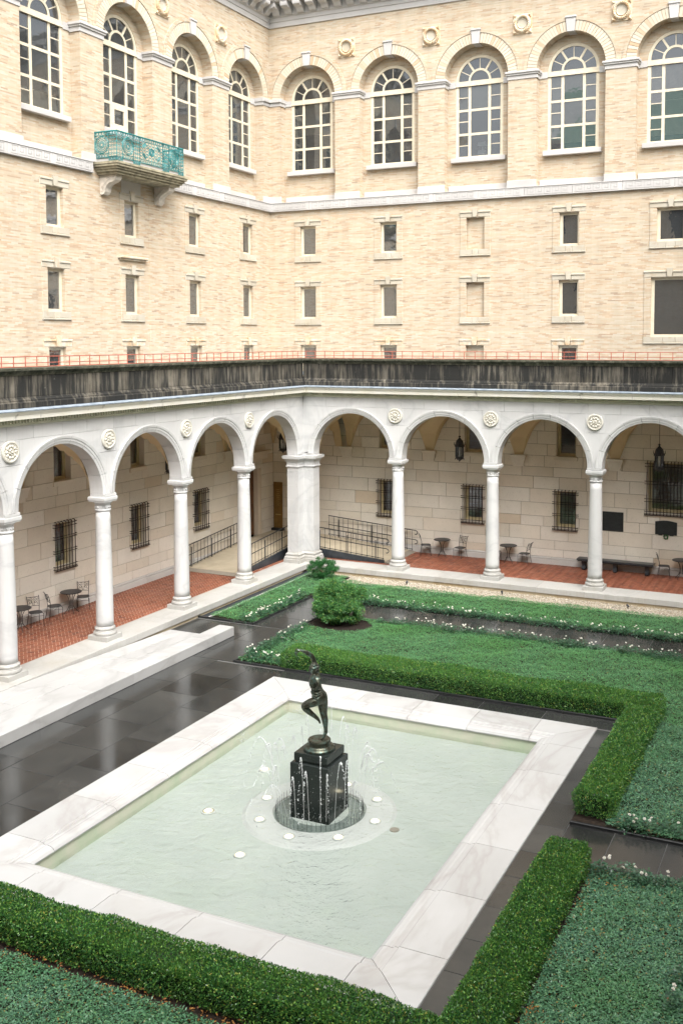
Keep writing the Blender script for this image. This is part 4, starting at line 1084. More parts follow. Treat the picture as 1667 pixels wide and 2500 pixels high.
# ------------------------------------------------------------------ furniture under the arcades
def chair_meshes():
    r = .009; P = {}
    g = G(); n = 20; pts = [(.20*math.copysign(abs(math.cos(a))**.6, math.cos(a)), .195*math.copysign(abs(math.sin(a))**.6, math.sin(a))) for a in [2*PI*k/n for k in range(n)]]
    g.prism(pts, .435, .447); g.tube([(x*1.02, y*1.02, .441) for x, y in pts], .011, 5, closed=True)
    P['seat'] = [g.me('seat', 'iron')]
    legs = []
    for sx in (-1, 1):
        g = G(); g.tube([(.17, sx*.17, .44), (.205, sx*.195, .42), (.215, sx*.205, .36), (.20, sx*.20, .18), (.225, sx*.215, .0)], r, 6); legs.append(g.me('leg', 'iron'))
        g = G(); g.tube([(-.17, sx*.165, .44), (-.19, sx*.175, .30), (-.215, sx*.19, .12), (-.25, sx*.205, .0)], r, 6); legs.append(g.me('leg', 'iron'))
    P['leg'] = legs
    g = G()
    for sx in (-1, 1): g.tube([(-.17, sx*.17, .44), (-.185, sx*.18, .60), (-.225, sx*.19, .78), (-.275, sx*.195, .90), (-.30, sx*.195, .915), (-.305, sx*.195, .895)], r*1.1, 6)
    g.tube([(-.19, -.18, .60), (-.20, 0, .615), (-.19, .18, .60)], r*.9, 5); g.tube([(-.265, -.195, .885), (-.285, 0, .875), (-.265, .195, .885)], r*1.1, 5)
    P['back_frame'] = [g.me('back_frame', 'iron')]
    g = G()
    for sx in (-1, 1):
        sp = []
        for k in range(14):
            a = k/13*2.0*PI; rr = .075*(1-.55*k/13); sp.append((-.215-.22*(.13+.03*0+rr*math.sin(a)-.0)*.6-.02, sx*(.085+rr*math.cos(a)*.9), .745+rr*math.sin(a)*1.1))
        g.tube(sp, .006, 5)
        g.tube([(-.20, sx*.02, .615), (-.215, sx*.03, .70), (-.235, sx*.10, .80), (-.25, sx*.16, .85), (-.255, sx*.17, .80)], .0065, 5)
        g.tube([(-.245, sx*.015, .80), (-.265, sx*.05, .86), (-.27, sx*.10, .86)], .006, 5)
        g.tube([(-.20, sx*.12, .64), (-.205, sx*.15, .67), (-.21, sx*.13, .70), (-.21, sx*.10, .68)], .006, 5)
    P['back_scroll'] = [g.me('back_scroll', 'iron')]
    g = G(); g.tube([(.2, -.2, .34), (.0, -.0, .30), (.2, .2, .34)], .006, 5); P['stretcher'] = [g.me('stretcher', 'iron')]
    return P
CH = chair_meshes()
def chair(x, y, rz, label):
    A = thing('iron_chair', label, 'chair', (x, y, -.002), rz, 'wrought iron chairs under the arcades')
    for k, ms in CH.items():
        for m in ms: ob(k, m, A)
g = G(); g.lathe([(.001, .715), (.345, .715), (.355, .722), (.355, .738), (.345, .745), (.001, .745)], 32, caps=False); TTOP = g.me('table_top', 'iron')
TLEG = []
for k in range(4):
    a = PI/4+k*PI/2; ca_, sa_ = math.cos(a), math.sin(a); g = G()
    g.tube([(r_*ca_, r_*sa_, z) for r_, z in ((.24, .715), (.16, .66), (.085, .52), (.06, .40), (.065, .27), (.12, .15), (.22, .05), (.25, .0), (.265, .02))], .010, 6); TLEG.append(g.me('leg', 'iron'))
g = G(); g.tube([(.09*math.cos(t), .09*math.sin(t), .22) for t in [2*PI*k/16 for k in range(16)]], .008, 5, closed=True); TRING = g.me('ring', 'iron')
def table(x, y, label):
    A = thing('iron_table', label, 'table', (x, y, -.002), .3, 'round iron tables under the arcades'); ob('table_top', TTOP, A); ob('ring', TRING, A)
    for m in TLEG: ob('leg', m, A)
chair(4.45, 2.98, R(25), 'black iron chair next to the scrolled end of the ramp railing')
table(5.22, 2.95, 'small round black iron table between the railing end and the second right column')
chair(6.02, 3.02, R(-105), 'black iron chair turned to the court, between two columns of the right arcade')
chair(7.62, 2.92, R(10), 'black iron chair mostly hidden behind the second right column')
table(8.18, 2.93, 'small round black iron table just right of the second right column')
chair(8.86, 2.98, R(172), 'black iron chair with its back to the long black bench')
chair(14.50, 2.98, R(12), 'black iron chair just right of the long black bench')
table(15.16, 2.95, 'round black iron table cut by the right edge of the picture')
chair(-3.0, -12.28, R(-30), 'black iron chair half hidden by the leftmost column')
table(-3.0, -12.95, 'round black iron table behind the leftmost column')
chair(-3.0, -11.42, R(60), 'black iron chair on the left walk with its back to the leftmost table')
table(-3.0, -10.62, 'small round black iron table on the left brick walk between two chairs')
chair(-2.98, -10.05, R(-50), 'black iron chair on the left walk nearest the second left column')
bn = thing('stone_bench', 'long black stone bench on three carved feet against the right wall', 'bench', (12.6, 3.02, -.002))
g = G(); g.panel(-1.52, 1.52, -.22, .22, .40, .47, .012); g.panel(-1.48, 1.48, -.19, .19, .36, .402, .004); ob('bench_seat', g.me('bench_seat', 'bench'), bn)
g = G(); g.prism([(-.17, 0), (.13, 0), (.16, .05), (.10, .10), (.08, .18), (.12, .28), (.18, .36), (-.16, .36), (-.12, .26), (-.13, .12), (-.17, .06)], -.07, .07)
ft = g.map(lambda u, v, d: (d, -u, v)).me('foot', 'bench')
for x in (-1.25, 0.0, 1.25): ob('foot', ft, bn, (x, 0, 0))
# hanging lanterns
def lantern(x, y, label, ztop=6.3):
    A = thing('hanging_lantern', label, 'lantern', (x, y, 4.30), .2, 'hanging iron lanterns')
    g = G(); g.tube([(0, 0, 1.0), (0, 0, ztop-4.30)], .012, 6); g.lathe([(.001, .96), (.03, .98), (.03, 1.0), (.06, 1.02), (.03, 1.04), (.001, 1.08)], 8, caps=False); ob('rod', g.me('rod', 'iron'), A)
    g = G(); g.lathe([(.205, .60), (.20, .66), (.17, .70), (.165, .76), (.13, .86), (.06, .93), (.02, .98)], 8)
    for k in range(8):
        a = PI/8+2*PI*k/8; g.tube([(.19*math.cos(a), .19*math.sin(a), .64), (.23*math.cos(a), .23*math.sin(a), .70), (.235*math.cos(a), .235*math.sin(a), .80)], [.014, .012, .004], 4)
    ob('cap', g.me('cap', 'iron'), A)
    g = G(); g.lathe([(.01, -.02), (.03, .02), (.06, .05), (.15, .10), (.17, .15), (.17, .19), (.16, .20)], 8)
    for k in range(8):
        a = PI/8+2*PI*k/8; g.tube([(.16*math.cos(a), .16*math.sin(a), .14), (.19*math.cos(a), .19*math.sin(a), .10), (.20*math.cos(a), .20*math.sin(a), .05)], [.012, .01, .004], 4)
    ob('bottom', g.me('bottom', 'iron'), A)
    g = G(); g.box(-.012, .012, -.012, .012, .19, .61); bm_ = g.me('glazing_bar', 'iron')
    gp = G(); hw = .157*math.sin(PI/8); gp.add([(0, -hw, .2), (0, hw, .2), (0, hw, .6), (0, -hw, .6)], [(0, 1, 2, 3)]); pm = gp.me('pane', 'glass', fix=False)
    for k in range(8):
        a = 2*PI*k/8; ob('glazing_bar', bm_, A, (.165*math.cos(a+PI/8), .165*math.sin(a+PI/8), 0), (0, 0, a+PI/8)); ob('pane', pm, A, (.157*math.cos(PI/8)*math.cos(a), .157*math.cos(PI/8)*math.sin(a), 0), (0, 0, a))
    g = G(); g.tube([(0, 0, .2), (0, 0, .42)], .02, 8); ob('candle', g.me('candle', 'white_card'), A)
lantern(6.46, 1.7, 'black iron lantern hanging in the second arch from the corner on the right')
lantern(14.46, 1.7, 'black iron lantern hanging before the large barred window on the right')
lantern(-1.75, 1.5, 'black iron lantern hanging in the corner bay behind the pier')
lantern(-1.8, -6.6, 'black iron lantern on the left side, half hidden by an arch')

# ------------------------------------------------------------------ red railing on the terrace edge
RR = thing('terrace_railing', 'thin rust red pipe railing along the top of the dark parapet', 'railing', (0, 0, 8.5))
for side in 'RL':
    T = TS(side)
    for nm, dz, r_ in (('top_rail', .31, .016), ('middle_rail', .135, .013), ('bottom_rail', .03, .013)):
        g = G(); g.tube([(.05, .05, dz), (SMAX[side], .05, dz)], r_, 6); ob(nm, g.map(T).me(nm, 'rail_red'), RR)
    g = G(); g.tube([(0, .05, .01), (0, .05, .31)], .014, 6); g.tube([(0, .05, .115), (0, .05, .155)], .022, 6); pm = g.map(T).me('post', 'rail_red')
    k = 0; S_ = .30
    while S_ < SMAX[side]: ob('post', pm, RR, T(S_, 0, 0)); S_ += .437

# ------------------------------------------------------------------ balcony
U = UVD('L'); BL = thing('teal_balcony', 'teal cast iron balcony on carved stone brackets high on the left wing', 'balcony', U(6.46, 15.1, -3.5))
hw = 1.98; pj = 1.0
def slabring(g, e, z0, z1): g.box(-hw-e, hw+e, z0, z1, -.05, pj+e)
g = G(); slabring(g, -.14, .02, .10); slabring(g, -.06, .102, .18); slabring(g, .0, .182, .26); slabring(g, .07, .262, .34); slabring(g, .10, .342, .42); ob('balcony_slab', g.map(U).me('balcony_slab', 'mossy'), BL)
g = G(); g.box(-hw+.06, hw-.06, .42, .60, 0, pj-.06); ob('balcony_floor', g.map(U).me('balcony_floor', 'granite'), BL)
g = G(); prof = [(0, -.62), (.06, -.66), (.16, -.64), (.22, -.56), (.24, -.44), (.30, -.34), (.42, -.26), (.58, -.22), (.68, -.16), (.72, -.06), (.72, .018), (0, .018)]
n = len(prof); V = [(-.16, z, d) for d, z in prof]+[(.16, z, d) for d, z in prof]
g.add(V, [tuple(range(n)), tuple(range(n, 2*n))]+[(i, (i+1) % n, n+(i+1) % n, n+i) for i in range(n)])
for sx in (-.165, .165):
    for cz, cd, r0 in ((-.48, .13, .11), (-.10, .60, .10)):
        g.tube([(sx, cz+r0*(1-k/22)*math.sin(k*.55), cd+r0*(1-k/22)*math.cos(k*.55)) for k in range(20)], .018, 5)
    g.tube([(sx, -.36, .16), (sx, -.22, .30), (sx, -.10, .42)], .03, 5)
br = g.map(U).me('bracket', 'bracket')
for s_ in (-1.55, 1.55): ob('bracket', br, BL, shift('L', s_))
ZR0, ZR1 = .46, 1.47
def lattice(wd, kind):
    """railing panel in (u, v, d), u from 0 to wd"""
    g = G(); r = .013
    def ring(cx, cz, rr, t=r, n=20): g.tube([(cx+rr*math.cos(2*PI*k/n), cz+rr*math.sin(2*PI*k/n), 0) for k in range(n)], t, 4, closed=True)
    def bar(a, b, t=r): g.tube([(*a, 0), (*b, 0)], t, 4)
    z0 = ZR0+(.10 if kind != 'post' else .0)
    bar((0, z0), (wd, z0)); bar((0, ZR1-.13), (wd, ZR1-.13)); bar((0, z0+.14), (wd, z0+.14)); bar((0, z0), (0, ZR1)); bar((wd, z0), (wd, ZR1))
    for zz in (z0+.07, ZR1-.065):
        m = max(1, int(round(wd/.125)))
        for k in range(m):
            x = wd*(k+.5)/m; ring(x, zz, .035, .009, 8); e = wd/m/2
            bar((x-e, zz-.06), (x+e, zz+.06), .008); bar((x-e, zz+.06), (x+e, zz-.06), .008)
    cz = (z0+.14+ZR1-.13)/2; H_ = (ZR1-.13-z0-.14)/2
    if kind == 'post':
        m = max(1, int(round(wd/.12)))
        for k in range(m):
            x = wd*(k+.5)/m; e = wd/m/2*.8; bar((x-e-.01, cz-H_), (x-e-.01, cz+H_), .010)
            for q in (-.75, -.35, 0, .35, .75): ring(x, cz+q*H_, e*.75, .011, 8)
    elif kind == 'disc':
        rr = min(wd/2, H_)*.95
        for q, t in ((1, .020), (.82, .016), (.62, .014), (.38, .014), (.2, .014)): ring(wd/2, cz, rr*q, t, 22)
        for k in range(16):
            a = 2*PI*k/16; bar((wd/2+rr*.2*math.cos(a), cz+rr*.2*math.sin(a)), (wd/2+rr*.62*math.cos(a), cz+rr*.62*math.sin(a)), .010)
            bar((wd/2+rr*.82*math.cos(a+.2), cz+rr*.82*math.sin(a+.2)), (wd/2+rr*math.cos(a+.2), cz+rr*math.sin(a+.2)), .014)
        for sx in (-1, 1):
            for sz in (-1, 1): ring(wd/2+sx*(wd/2-.06), cz+sz*(H_-.06), .045, .011, 8)
    else:
        rr = H_*.42; ring(wd/2, cz, rr, .022); ring(wd/2, cz, rr*.7, .016); ring(wd/2, cz, rr*.35, .02, 10)
        for k in range(8):
            for q in range(6):
                x, z = wd*(k+.5)/8, cz-H_+2*H_*(q+.5)/6
                ring(x, z, wd/16*.82, .011, 8)
        for k in range(10):
            a = 2*PI*k/10; bar((wd/2+rr*.35*math.cos(a), cz+rr*.35*math.sin(a)), (wd/2+rr*math.cos(a), cz+rr*math.sin(a)), .014)
        for sx in (-1, 1):
            for sz in (-1, 1):
                c1, c2 = wd/2+sx*wd*.33, cz+sz*H_*.5
                g.tube([(c1+.14*(1-k/26)*math.cos(k*.6+sx), c2+.13*(1-k/26)*math.sin(k*.6)*sz, 0) for k in range(24)], .012, 4)
                bar((wd/2+sx*rr*.8, cz+sz*rr*.6), (c1, c2+sz*.13), .012)
    return g
spans = [(0, .30, 'post'), (.30, .62, 'disc'), (.92, .34, 'post'), (1.26, 1.36, 'scroll'), (2.62, .34, 'post'), (2.96, .62, 'disc'), (3.58, .30, 'post')]
w0 = 3.88; x0 = -w0/2
for a, wd, k in spans:
    g = lattice(wd, k); ob('railing_panel', g.map(lambda u, v, d: U(x0+a+u, v, pj-.03+d)).me('railing_panel', 'teal', fix=False), BL)
for sx in (-1, 1):
    for a, wd, k in ((0.0, .62, 'disc'), (.62, .34, 'post')):
        g = lattice(wd, k); ob('railing_panel', g.map(lambda u, v, d: U(sx*w0/2+d, v, a+u)).me('railing_panel', 'teal', fix=False), BL)
g = G(); g.tube([(-w0/2, ZR1, 0), (-w0/2, ZR1, pj-.03), (w0/2, ZR1, pj-.03), (w0/2, ZR1, 0)], .028, 6); ob('top_rail', g.map(U).me('top_rail', 'teal'), BL)
# ------------------------------------------------------------------ court floor: slate paving
ZP = -.30
PV = ob('paving', None, kind='structure')
for a, b, c_, d in ((.62, 6.25, -30, -4.38), (15.36, 22, -30, -4.38), (6.25, 15.36, -12.74, -4.38), (6.25, 15.36, -30, -24.36)):
    g = G(); g.box(a, b, c_, d, -.7, ZP-.010); ob('paving_bed', g.me('paving_bed', 'grout'), PV)
def pave(xs, y0, y1, ln, seed):
    r_ = random.Random(seed)
    for k in range(len(xs)-1):
        y = y1+r_.random()*-.1; first = True
        while y > y0+.05:
            d = ln*r_.uniform(.8, 1.2)*(.55 if first and k % 2 else 1); first = False
            ya = max(y0, y-d)
            if ya-y0 < .4: ya = y0
            g = G(); g.panel(xs[k]+.006, xs[k+1]-.006, ya+.006, min(y, y1)-.006, ZP-.10, ZP+r_.uniform(-.002, .002), .004)
            ob('paving_slab', g.me('paving_slab', 'slate'), PV); y = ya
def pave_x(ys, x0, x1, ln, seed):
    r_ = random.Random(seed)
    for k in range(len(ys)-1):
        x = x0; first = True
        while x < x1-.05:
            d = ln*r_.uniform(.85, 1.15)*(.6 if first and k % 2 else 1); first = False
            xb = min(x1, x+d)
            if x1-xb < .4: xb = x1
            g = G(); g.panel(x+.006, xb-.006, ys[k]+.006, ys[k+1]-.006, ZP-.10, ZP+r_.uniform(-.002, .002), .004)
            ob('paving_slab', g.me('paving_slab', 'slate'), PV); x = xb
pave([2.9, 3.9, 5.2, 6.19], -27, -12.03, 1.9, 1)
pave([.67, 2.0, 3.2, 4.40], -12.03, -8.42, 1.7, 2)
pave([2.86, 4.40], -8.42, -4.42, 1.35, 3)
pave_x([-6.33, -4.42], 4.40, 19.6, 1.6, 4)
pave_x([-12.68, -12.03], 6.19, 16.02, 1.5, 5)
pave([15.43, 16.02], -24.6, -12.68, 1.0, 6)
pave_x([-19.22, -17.80], 16.02, 20.6, .95, 7)
pave_x([-12.68, -12.03], 4.40, 6.19, 1.2, 8) if False else None

# ------------------------------------------------------------------ marble ramp up to the left arcade
MR = ob('marble_ramp', None, kind='structure')
def zs_(y): return min(-.012, -.285+.275*max(0, (-10.05-y))/6.6)
rw = random.Random(5)
for (a, b) in ((.672, 1.30), (1.30, 1.86), (1.86, 2.40)):
    y = -10.05
    while y > -23:
        d = rw.uniform(1.1, 1.9); g = G(); g.panel(a+.006, b-.006, y-d+.006, y-.006, -.2, 0, .006)
        ob('ramp_slab', g.map(lambda x, y_, z: (x, y_, zs_(y_)+z)).me('ramp_slab', 'marble_ramp'), MR); y -= d
y = -9.75
while y > -23:
    d = rw.uniform(1.5, 2.0); g = G(); g.panel(2.404, 2.96, y-d+.004, y-.004, -.36, .005, .012); ob('ramp_kerb', g.me('ramp_kerb', 'marble_ramp'), MR)
    g = G(); g.panel(2.404, 3.02, y-d+.003, y-.003, -.5, -.272, .006) if False else g.box(2.5, 2.972, y-d+.003, y-.003, -.5, -.288); ob('kerb_footing', g.me('kerb_footing', 'kerb'), MR); y -= d

# ------------------------------------------------------------------ planting beds
BD = ob('garden_soil', None, kind='structure')
BEDS = {'left': (1.02, 2.80, -8.34, -1.0), 'far': (2.80, 20.5, -4.36, -1.84), 'centre': (4.46, 20.5, -11.97, -6.39), 'right': (16.02, 20.5, -17.74, -11.97), 'low': (16.02, 20.5, -30, -19.28), 'near': (3.5, 16.02, -30, -24.55)}
for k, (a, b, c_, d) in BEDS.items():
    g = G(); g.box(a, b, c_, d, -.6, ZP+.004); ob('soil', g.me('soil', 'soil'), BD)
def kerb(x0, x1, y0, y1, h=.055):
    g = G(); g.panel(x0, x1, y0, y1, -.5, ZP+h, .008); ob('kerb_stone', g.me('kerb_stone', 'kerb'), BD)
def kerb_run(x0, x1, y0, y1):
    n = max(1, int(round(max(x1-x0, y1-y0)/1.6)))
    for k in range(n):
        if x1-x0 > y1-y0: kerb(x0+(x1-x0)*k/n+.003, x0+(x1-x0)*(k+1)/n-.003, y0, y1)
        else: kerb(x0, x1, y0+(y1-y0)*k/n+.003, y0+(y1-y0)*(k+1)/n-.003)
kerb_run(2.80, 2.86, -8.42, -4.42); kerb_run(.62, 2.80, -8.42, -8.34); kerb_run(2.86, 20, -4.42, -4.36)
kerb_run(4.40, 4.46, -12.03, -6.33); kerb_run(4.46, 16.02, -12.03, -11.97); kerb_run(4.46, 20, -6.39, -6.33)
kerb_run(16.02, 20.5, -17.80, -17.74); kerb_run(16.02, 20.5, -19.28, -19.22)
g = G(); g.panel(.63, .98, -8.34, -.66, -.5, ZP+.012, .01); ob('slot_drain', g.me('slot_drain', 'slate_wall'), BD)
g = G(); g.panel(.982, 1.02, -8.34, -1.0, -.5, ZP+.045, .005); ob('drain_edge', g.me('drain_edge', 'plinth_stone'), BD)
g = G(); V = [(5.60+1.25*math.cos(2*PI*k/28)*(1+.16*math.sin(k*1.7)), -7.35+.86*math.sin(2*PI*k/28)*(1+.14*math.sin(k*2.3)), ZP+.02) for k in range(28)]+[(5.55, -7.45, ZP+.06)]
g.add(V, [(k, (k+1) % 28, 28) for k in range(28)]); ob('mulch', g.me('mulch', 'mulch', fix=False), BD)
# gravel strip under the right arcade kerb
def rocks(n, fn, s0, s1):
    base = np.array([(1, 0, 0), (-1, 0, 0), (0, 1, 0), (0, -1, 0), (0, 0, 1), (0, 0, -1)], float); f = np.array([(0, 2, 4), (2, 1, 4), (1, 3, 4), (3, 0, 4), (2, 0, 5), (1, 2, 5), (3, 1, 5), (0, 3, 5)])
    c = fn(n); s_ = rng.uniform(s0, s1, (n, 1, 3)); a = rng.uniform(0, 2*PI, n); v = base[None]*s_*[1, 1, .7]
    v = v+rng.normal(0, .1, v.shape)*s_; x = v[:, :, 0]*np.cos(a)[:, None]-v[:, :, 1]*np.sin(a)[:, None]; y = v[:, :, 0]*np.sin(a)[:, None]+v[:, :, 1]*np.cos(a)[:, None]
    V = np.stack([x, y, v[:, :, 2]], -1)+c[:, None, :]; F = f[None]+6*np.arange(n)[:, None, None]
    return V.reshape(-1, 3), F.reshape(-1, 3)
V, F = rocks(20000, lambda n: np.stack([rng.uniform(1.2, 19, n), -1.85+1.24*rng.random(n)**.95, ZP-.055+rng.uniform(0, .035, n)], 1), .018, .035)
gv = ob('gravel', fastmesh('gravel', V, F, 'gravel'), kind='stuff'); tag(gv, 'strip of pale gravel along the foot of the right arcade kerb', 'gravel')
g = G(); g.box(1.1, 20, -1.90, -.62, -.6, ZP-.07); ob('gravel_bed', g.me('gravel_bed', 'joint_light'), BD)
for k, x in enumerate((5.3, 9.2, 13.9)):
    A = thing('garden_spotlight', ['small black spotlight in the gravel nearest the corner', 'small black spotlight in the gravel between the second and third right columns', 'small black spotlight in the gravel at the right'][k], 'spotlight', (x, -1.05, ZP-.05), .4*k, 'spotlights in the gravel')
    g = G(); g.tube([(0, 0, 0), (0, 0, .10)], .012, 6); ob('stake', g.me('stake', 'iron'), A)
    g = G(); g.tube([(0, -.04, .09), (0, .05, .15)], [.035, .045], 8); ob('head', g.me('head', 'iron'), A)

# ------------------------------------------------------------------ foliage helpers
def sines(x, y, seed, f=1.0):
    r_ = np.random.default_rng(seed); o = np.zeros_like(x)
    for k in range(7):
        a = r_.uniform(0, 2*PI); w_ = f*r_.uniform(.6, 3.2); o += np.sin((x*math.cos(a)+y*math.sin(a))*w_+r_.uniform(0, 6.28))/(1+.25*w_)
    return o/2.6
def leaves(P, D, Nn, L_, W_, bend=.15):
    D = D/np.linalg.norm(D, axis=1, keepdims=True); S_ = np.cross(D, Nn); S_ /= np.linalg.norm(S_, axis=1, keepdims=True)+1e-9
    Nn = np.cross(S_, D); L_ = np.broadcast_to(L_, (len(P),))[:, None]; W_ = np.broadcast_to(W_, (len(P),))[:, None]
    a = P; b = P+D*L_*.5+S_*W_+Nn*L_*bend; c_ = P+D*L_; d = P+D*L_*.5-S_*W_+Nn*L_*bend
    V = np.stack([a, b, c_, d], 1).reshape(-1, 3); F = np.arange(len(P)*4).reshape(-1, 4); return V, F
def cover(rects, dens, seed, size=(.045, .07), wd=.34, hgt=.10, mat='cover', holes=()):
    Ps = []
    for (a, b, c_, d) in rects:
        n = int((b-a)*(d-c_)*dens); Ps.append(np.stack([rng.uniform(a, b, n), rng.uniform(c_, d, n)], 1))
    P = np.concatenate(Ps)
    for (cx, cy, rx, ry) in holes:
        P = P[((P[:, 0]-cx)/rx)**2+((P[:, 1]-cy)/ry)**2 > 1]
    n = len(P); h = hgt*(1+.5*sines(P[:, 0], P[:, 1], seed, 2.2)+.55*sines(P[:, 0], P[:, 1], seed+1, 9.0)+.3*sines(P[:, 0], P[:, 1], seed+2, 24.0))
    h = np.clip(h, .02, None)
    z = ZP+.01+h*(1-.55*rng.random(n)**2)
    th = rng.uniform(0, 2*PI, n); el = rng.normal(.05, .28, n)
    D = np.stack([np.cos(th)*np.cos(el), np.sin(th)*np.cos(el), np.sin(el)], 1); Nn = np.array([0, 0, 1.0])+rng.normal(0, .35, (n, 3))
    L_ = rng.uniform(*size, n)
    return leaves(np.column_stack([P, z]), D, Nn, L_, L_*wd*.5, -.10)
def hedge_leaves(x0, x1, y0, y1, z0, z1, dens, seed, faces='nsewt'):
    out = []
    def put(n, P, nrm):
        if n: out.append((P, np.tile(np.array(nrm, float), (n, 1))))
    lx, ly, lz = x1-x0, y1-y0, z1-z0
    n = int(lx*ly*dens); put(n, np.stack([rng.uniform(x0, x1, n), rng.uniform(y0, y1, n), np.full(n, z1)], 1), (0, 0, 1))
    for k, (cx, nr) in {'w': (x0, (-1, 0, 0)), 'e': (x1, (1, 0, 0))}.items():
        if k in faces: n = int(ly*lz*dens); put(n, np.stack([np.full(n, cx), rng.uniform(y0, y1, n), rng.uniform(z0, z1, n)], 1), nr)
    for k, (cy, nr) in {'s': (y0, (0, -1, 0)), 'n': (y1, (0, 1, 0))}.items():
        if k in faces: n = int(lx*lz*dens); put(n, np.stack([rng.uniform(x0, x1, n), np.full(n, cy), rng.uniform(z0, z1, n)], 1), nr)
    P = np.concatenate([a for a, b in out]); Nr = np.concatenate([b for a, b in out]); n = len(P)
    c_ = np.array([(x0+x1)/2, (y0+y1)/2, (z0+z1)/2]); hs = np.array([lx/2, ly/2, lz/2])
    # round the shoulders a little and let the clipped surface wander
    q = np.clip((np.abs(P-c_)-(hs-.10))/.10, 0, 1); over = np.maximum(0, np.linalg.norm(q, axis=1)-1); sg = np.sign(P-c_)
    P = P-sg*q*over[:, None]*.10
    wob = .055*sines(P[:, 0]+P[:, 2]*1.3, P[:, 1]+P[:, 2]*.7, seed, 3.0)+.02*sines(P[:, 0]*1.0+P[:, 2], P[:, 1]-P[:, 2], seed+5, 11.0)
    P = P+Nr*(wob-np.where(Nr[:, 2] > .5, .10, .16)*rng.random(n)**1.4+.02)[:, None]
    thin = sines(P[:, 0]*1.1+P[:, 2]*2, P[:, 1]*1.1-P[:, 2]*1.5, seed+9, 14.0)+.5*sines(P[:, 0]+P[:, 2], P[:, 1]+P[:, 2], seed+11, 30.0); keep = (thin > -.75+.5*rng.random(n)) & ((Nr[:, 2] > .5) | (rng.random(n) < .42+.45*np.clip((P[:, 2]-ZP)/.5, 0, 1)))  # sides kept sparser so the dark core shows through as their shade
    P, Nr = P[keep], Nr[keep]; n = len(P)
    D = Nr+rng.normal(0, .75, (n, 3)); Nn = rng.normal(0, 1, (n, 3)); L_ = rng.uniform(.024, .044, n)
    tall = rng.random(n) < .012; P[tall] += Nr[tall]*.03; L_[tall] *= 1.3
    return leaves(P, D, Nn, L_, L_*.27, .1)
def cat(parts):
    Vs, Fs, k = [], [], 0
    for V, F in parts: Vs.append(V); Fs.append(F+k); k += len(V)
    return np.concatenate(Vs), np.concatenate(Fs)

# ground cover: one mass, nobody could count it
shr_hole = [(5.55, -7.35, 1.18, .80)]
V, F = cat([cover([(1.05, 2.78, -8.3, -1.1), (2.78, 20, -4.34, -1.84), (4.5, 20, -11.9, -6.42)], 2500, 1, (.032, .054), .46, holes=shr_hole)])
o = ob('ground_cover', fastmesh('ground_cover', V, F, 'cover'), kind='stuff'); tag(o, 'bright green low ground cover filling the far beds', 'ground cover')
V, F = cat([cover([(16.7, 20, -17.7, -11.9)], 3300, 4, (.034, .056), .46, .11), cover([(16.85, 20.2, -28, -19.32)], 4000, 3, (.034, .058), .46, .10), cover([(7, 16.5, -28.5, -25.66)], 3000, 9, (.034, .058), .46, .09)])
o = ob('ground_cover', fastmesh('ground_cover', V, F, 'cover_near'), kind='stuff'); tag(o, 'blue green ivy-like ground cover in the near beds', 'ground cover')
# fallen orange leaves along the hedge feet
n = 1500; P = np.concatenate([np.stack([16.85+np.abs(rng.normal(0, .28, n)), rng.uniform(-27, -19.4, n)], 1), np.stack([rng.uniform(8, 16, 900), -25.50-np.abs(rng.normal(0, .20, 900))], 1), np.stack([rng.uniform(17, 20, 260), rng.uniform(-26, -19.5, 260)], 1)])
P = P[(sines(P[:, 0], P[:, 1], 77, 4.0)+.25*rng.normal(size=len(P))) > .02]
n = len(P); th = rng.uniform(0, 6.28, n); V, F = leaves(np.column_stack([P, ZP+.02+.10*rng.random(n)]), np.stack([np.cos(th), np.sin(th), rng.normal(0, .3, n)], 1), np.array([0, 0, 1.])+rng.normal(0, .4, (n, 3)), rng.uniform(.03, .06, n), .012)
o = ob('fallen_leaves', fastmesh('fallen_leaves', V, F, 'litter'), kind='stuff'); tag(o, 'scattered orange fallen leaves at the foot of the near hedges', 'leaves')

# ------------------------------------------------------------------ box hedges
ZH = .20
def hedge(label, boxes, dens, seed):
    A = thing('box_hedge', label, 'hedge', (boxes[0][0], boxes[0][2], ZP))
    O = np.array([boxes[0][0], boxes[0][2], ZP])
    V, F = cat([hedge_leaves(a, b, c_, d, ZP+.03, ZH, dens, seed+k, fc) for k, (a, b, c_, d, fc) in enumerate(boxes)])
    ob('foliage', fastmesh('foliage', V-O, F, 'box'), A, kind='stuff')
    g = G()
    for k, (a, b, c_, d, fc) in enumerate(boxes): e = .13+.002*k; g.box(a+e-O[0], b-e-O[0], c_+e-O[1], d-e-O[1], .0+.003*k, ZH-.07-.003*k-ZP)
    ob('shade_core', g.me('shade_core', 'box_core'), A)  # solid dark boxes standing in for the shade between the leaves
hedge('clipped L-shaped box hedge on the far side of the pool, running down its right', [(6.0, 16.78, -12.0, -11.02, 'nsew'), (16.0, 16.78, -17.45, -12.0, 'sew')], 5800, 21)
hedge('clipped box hedge in front of the pool, turning up along its lower right', [(4.0, 16.02, -25.50, -24.72, 'nsw'), (16.02, 16.80, -27.5, -19.36, 'new')], 6600, 31)

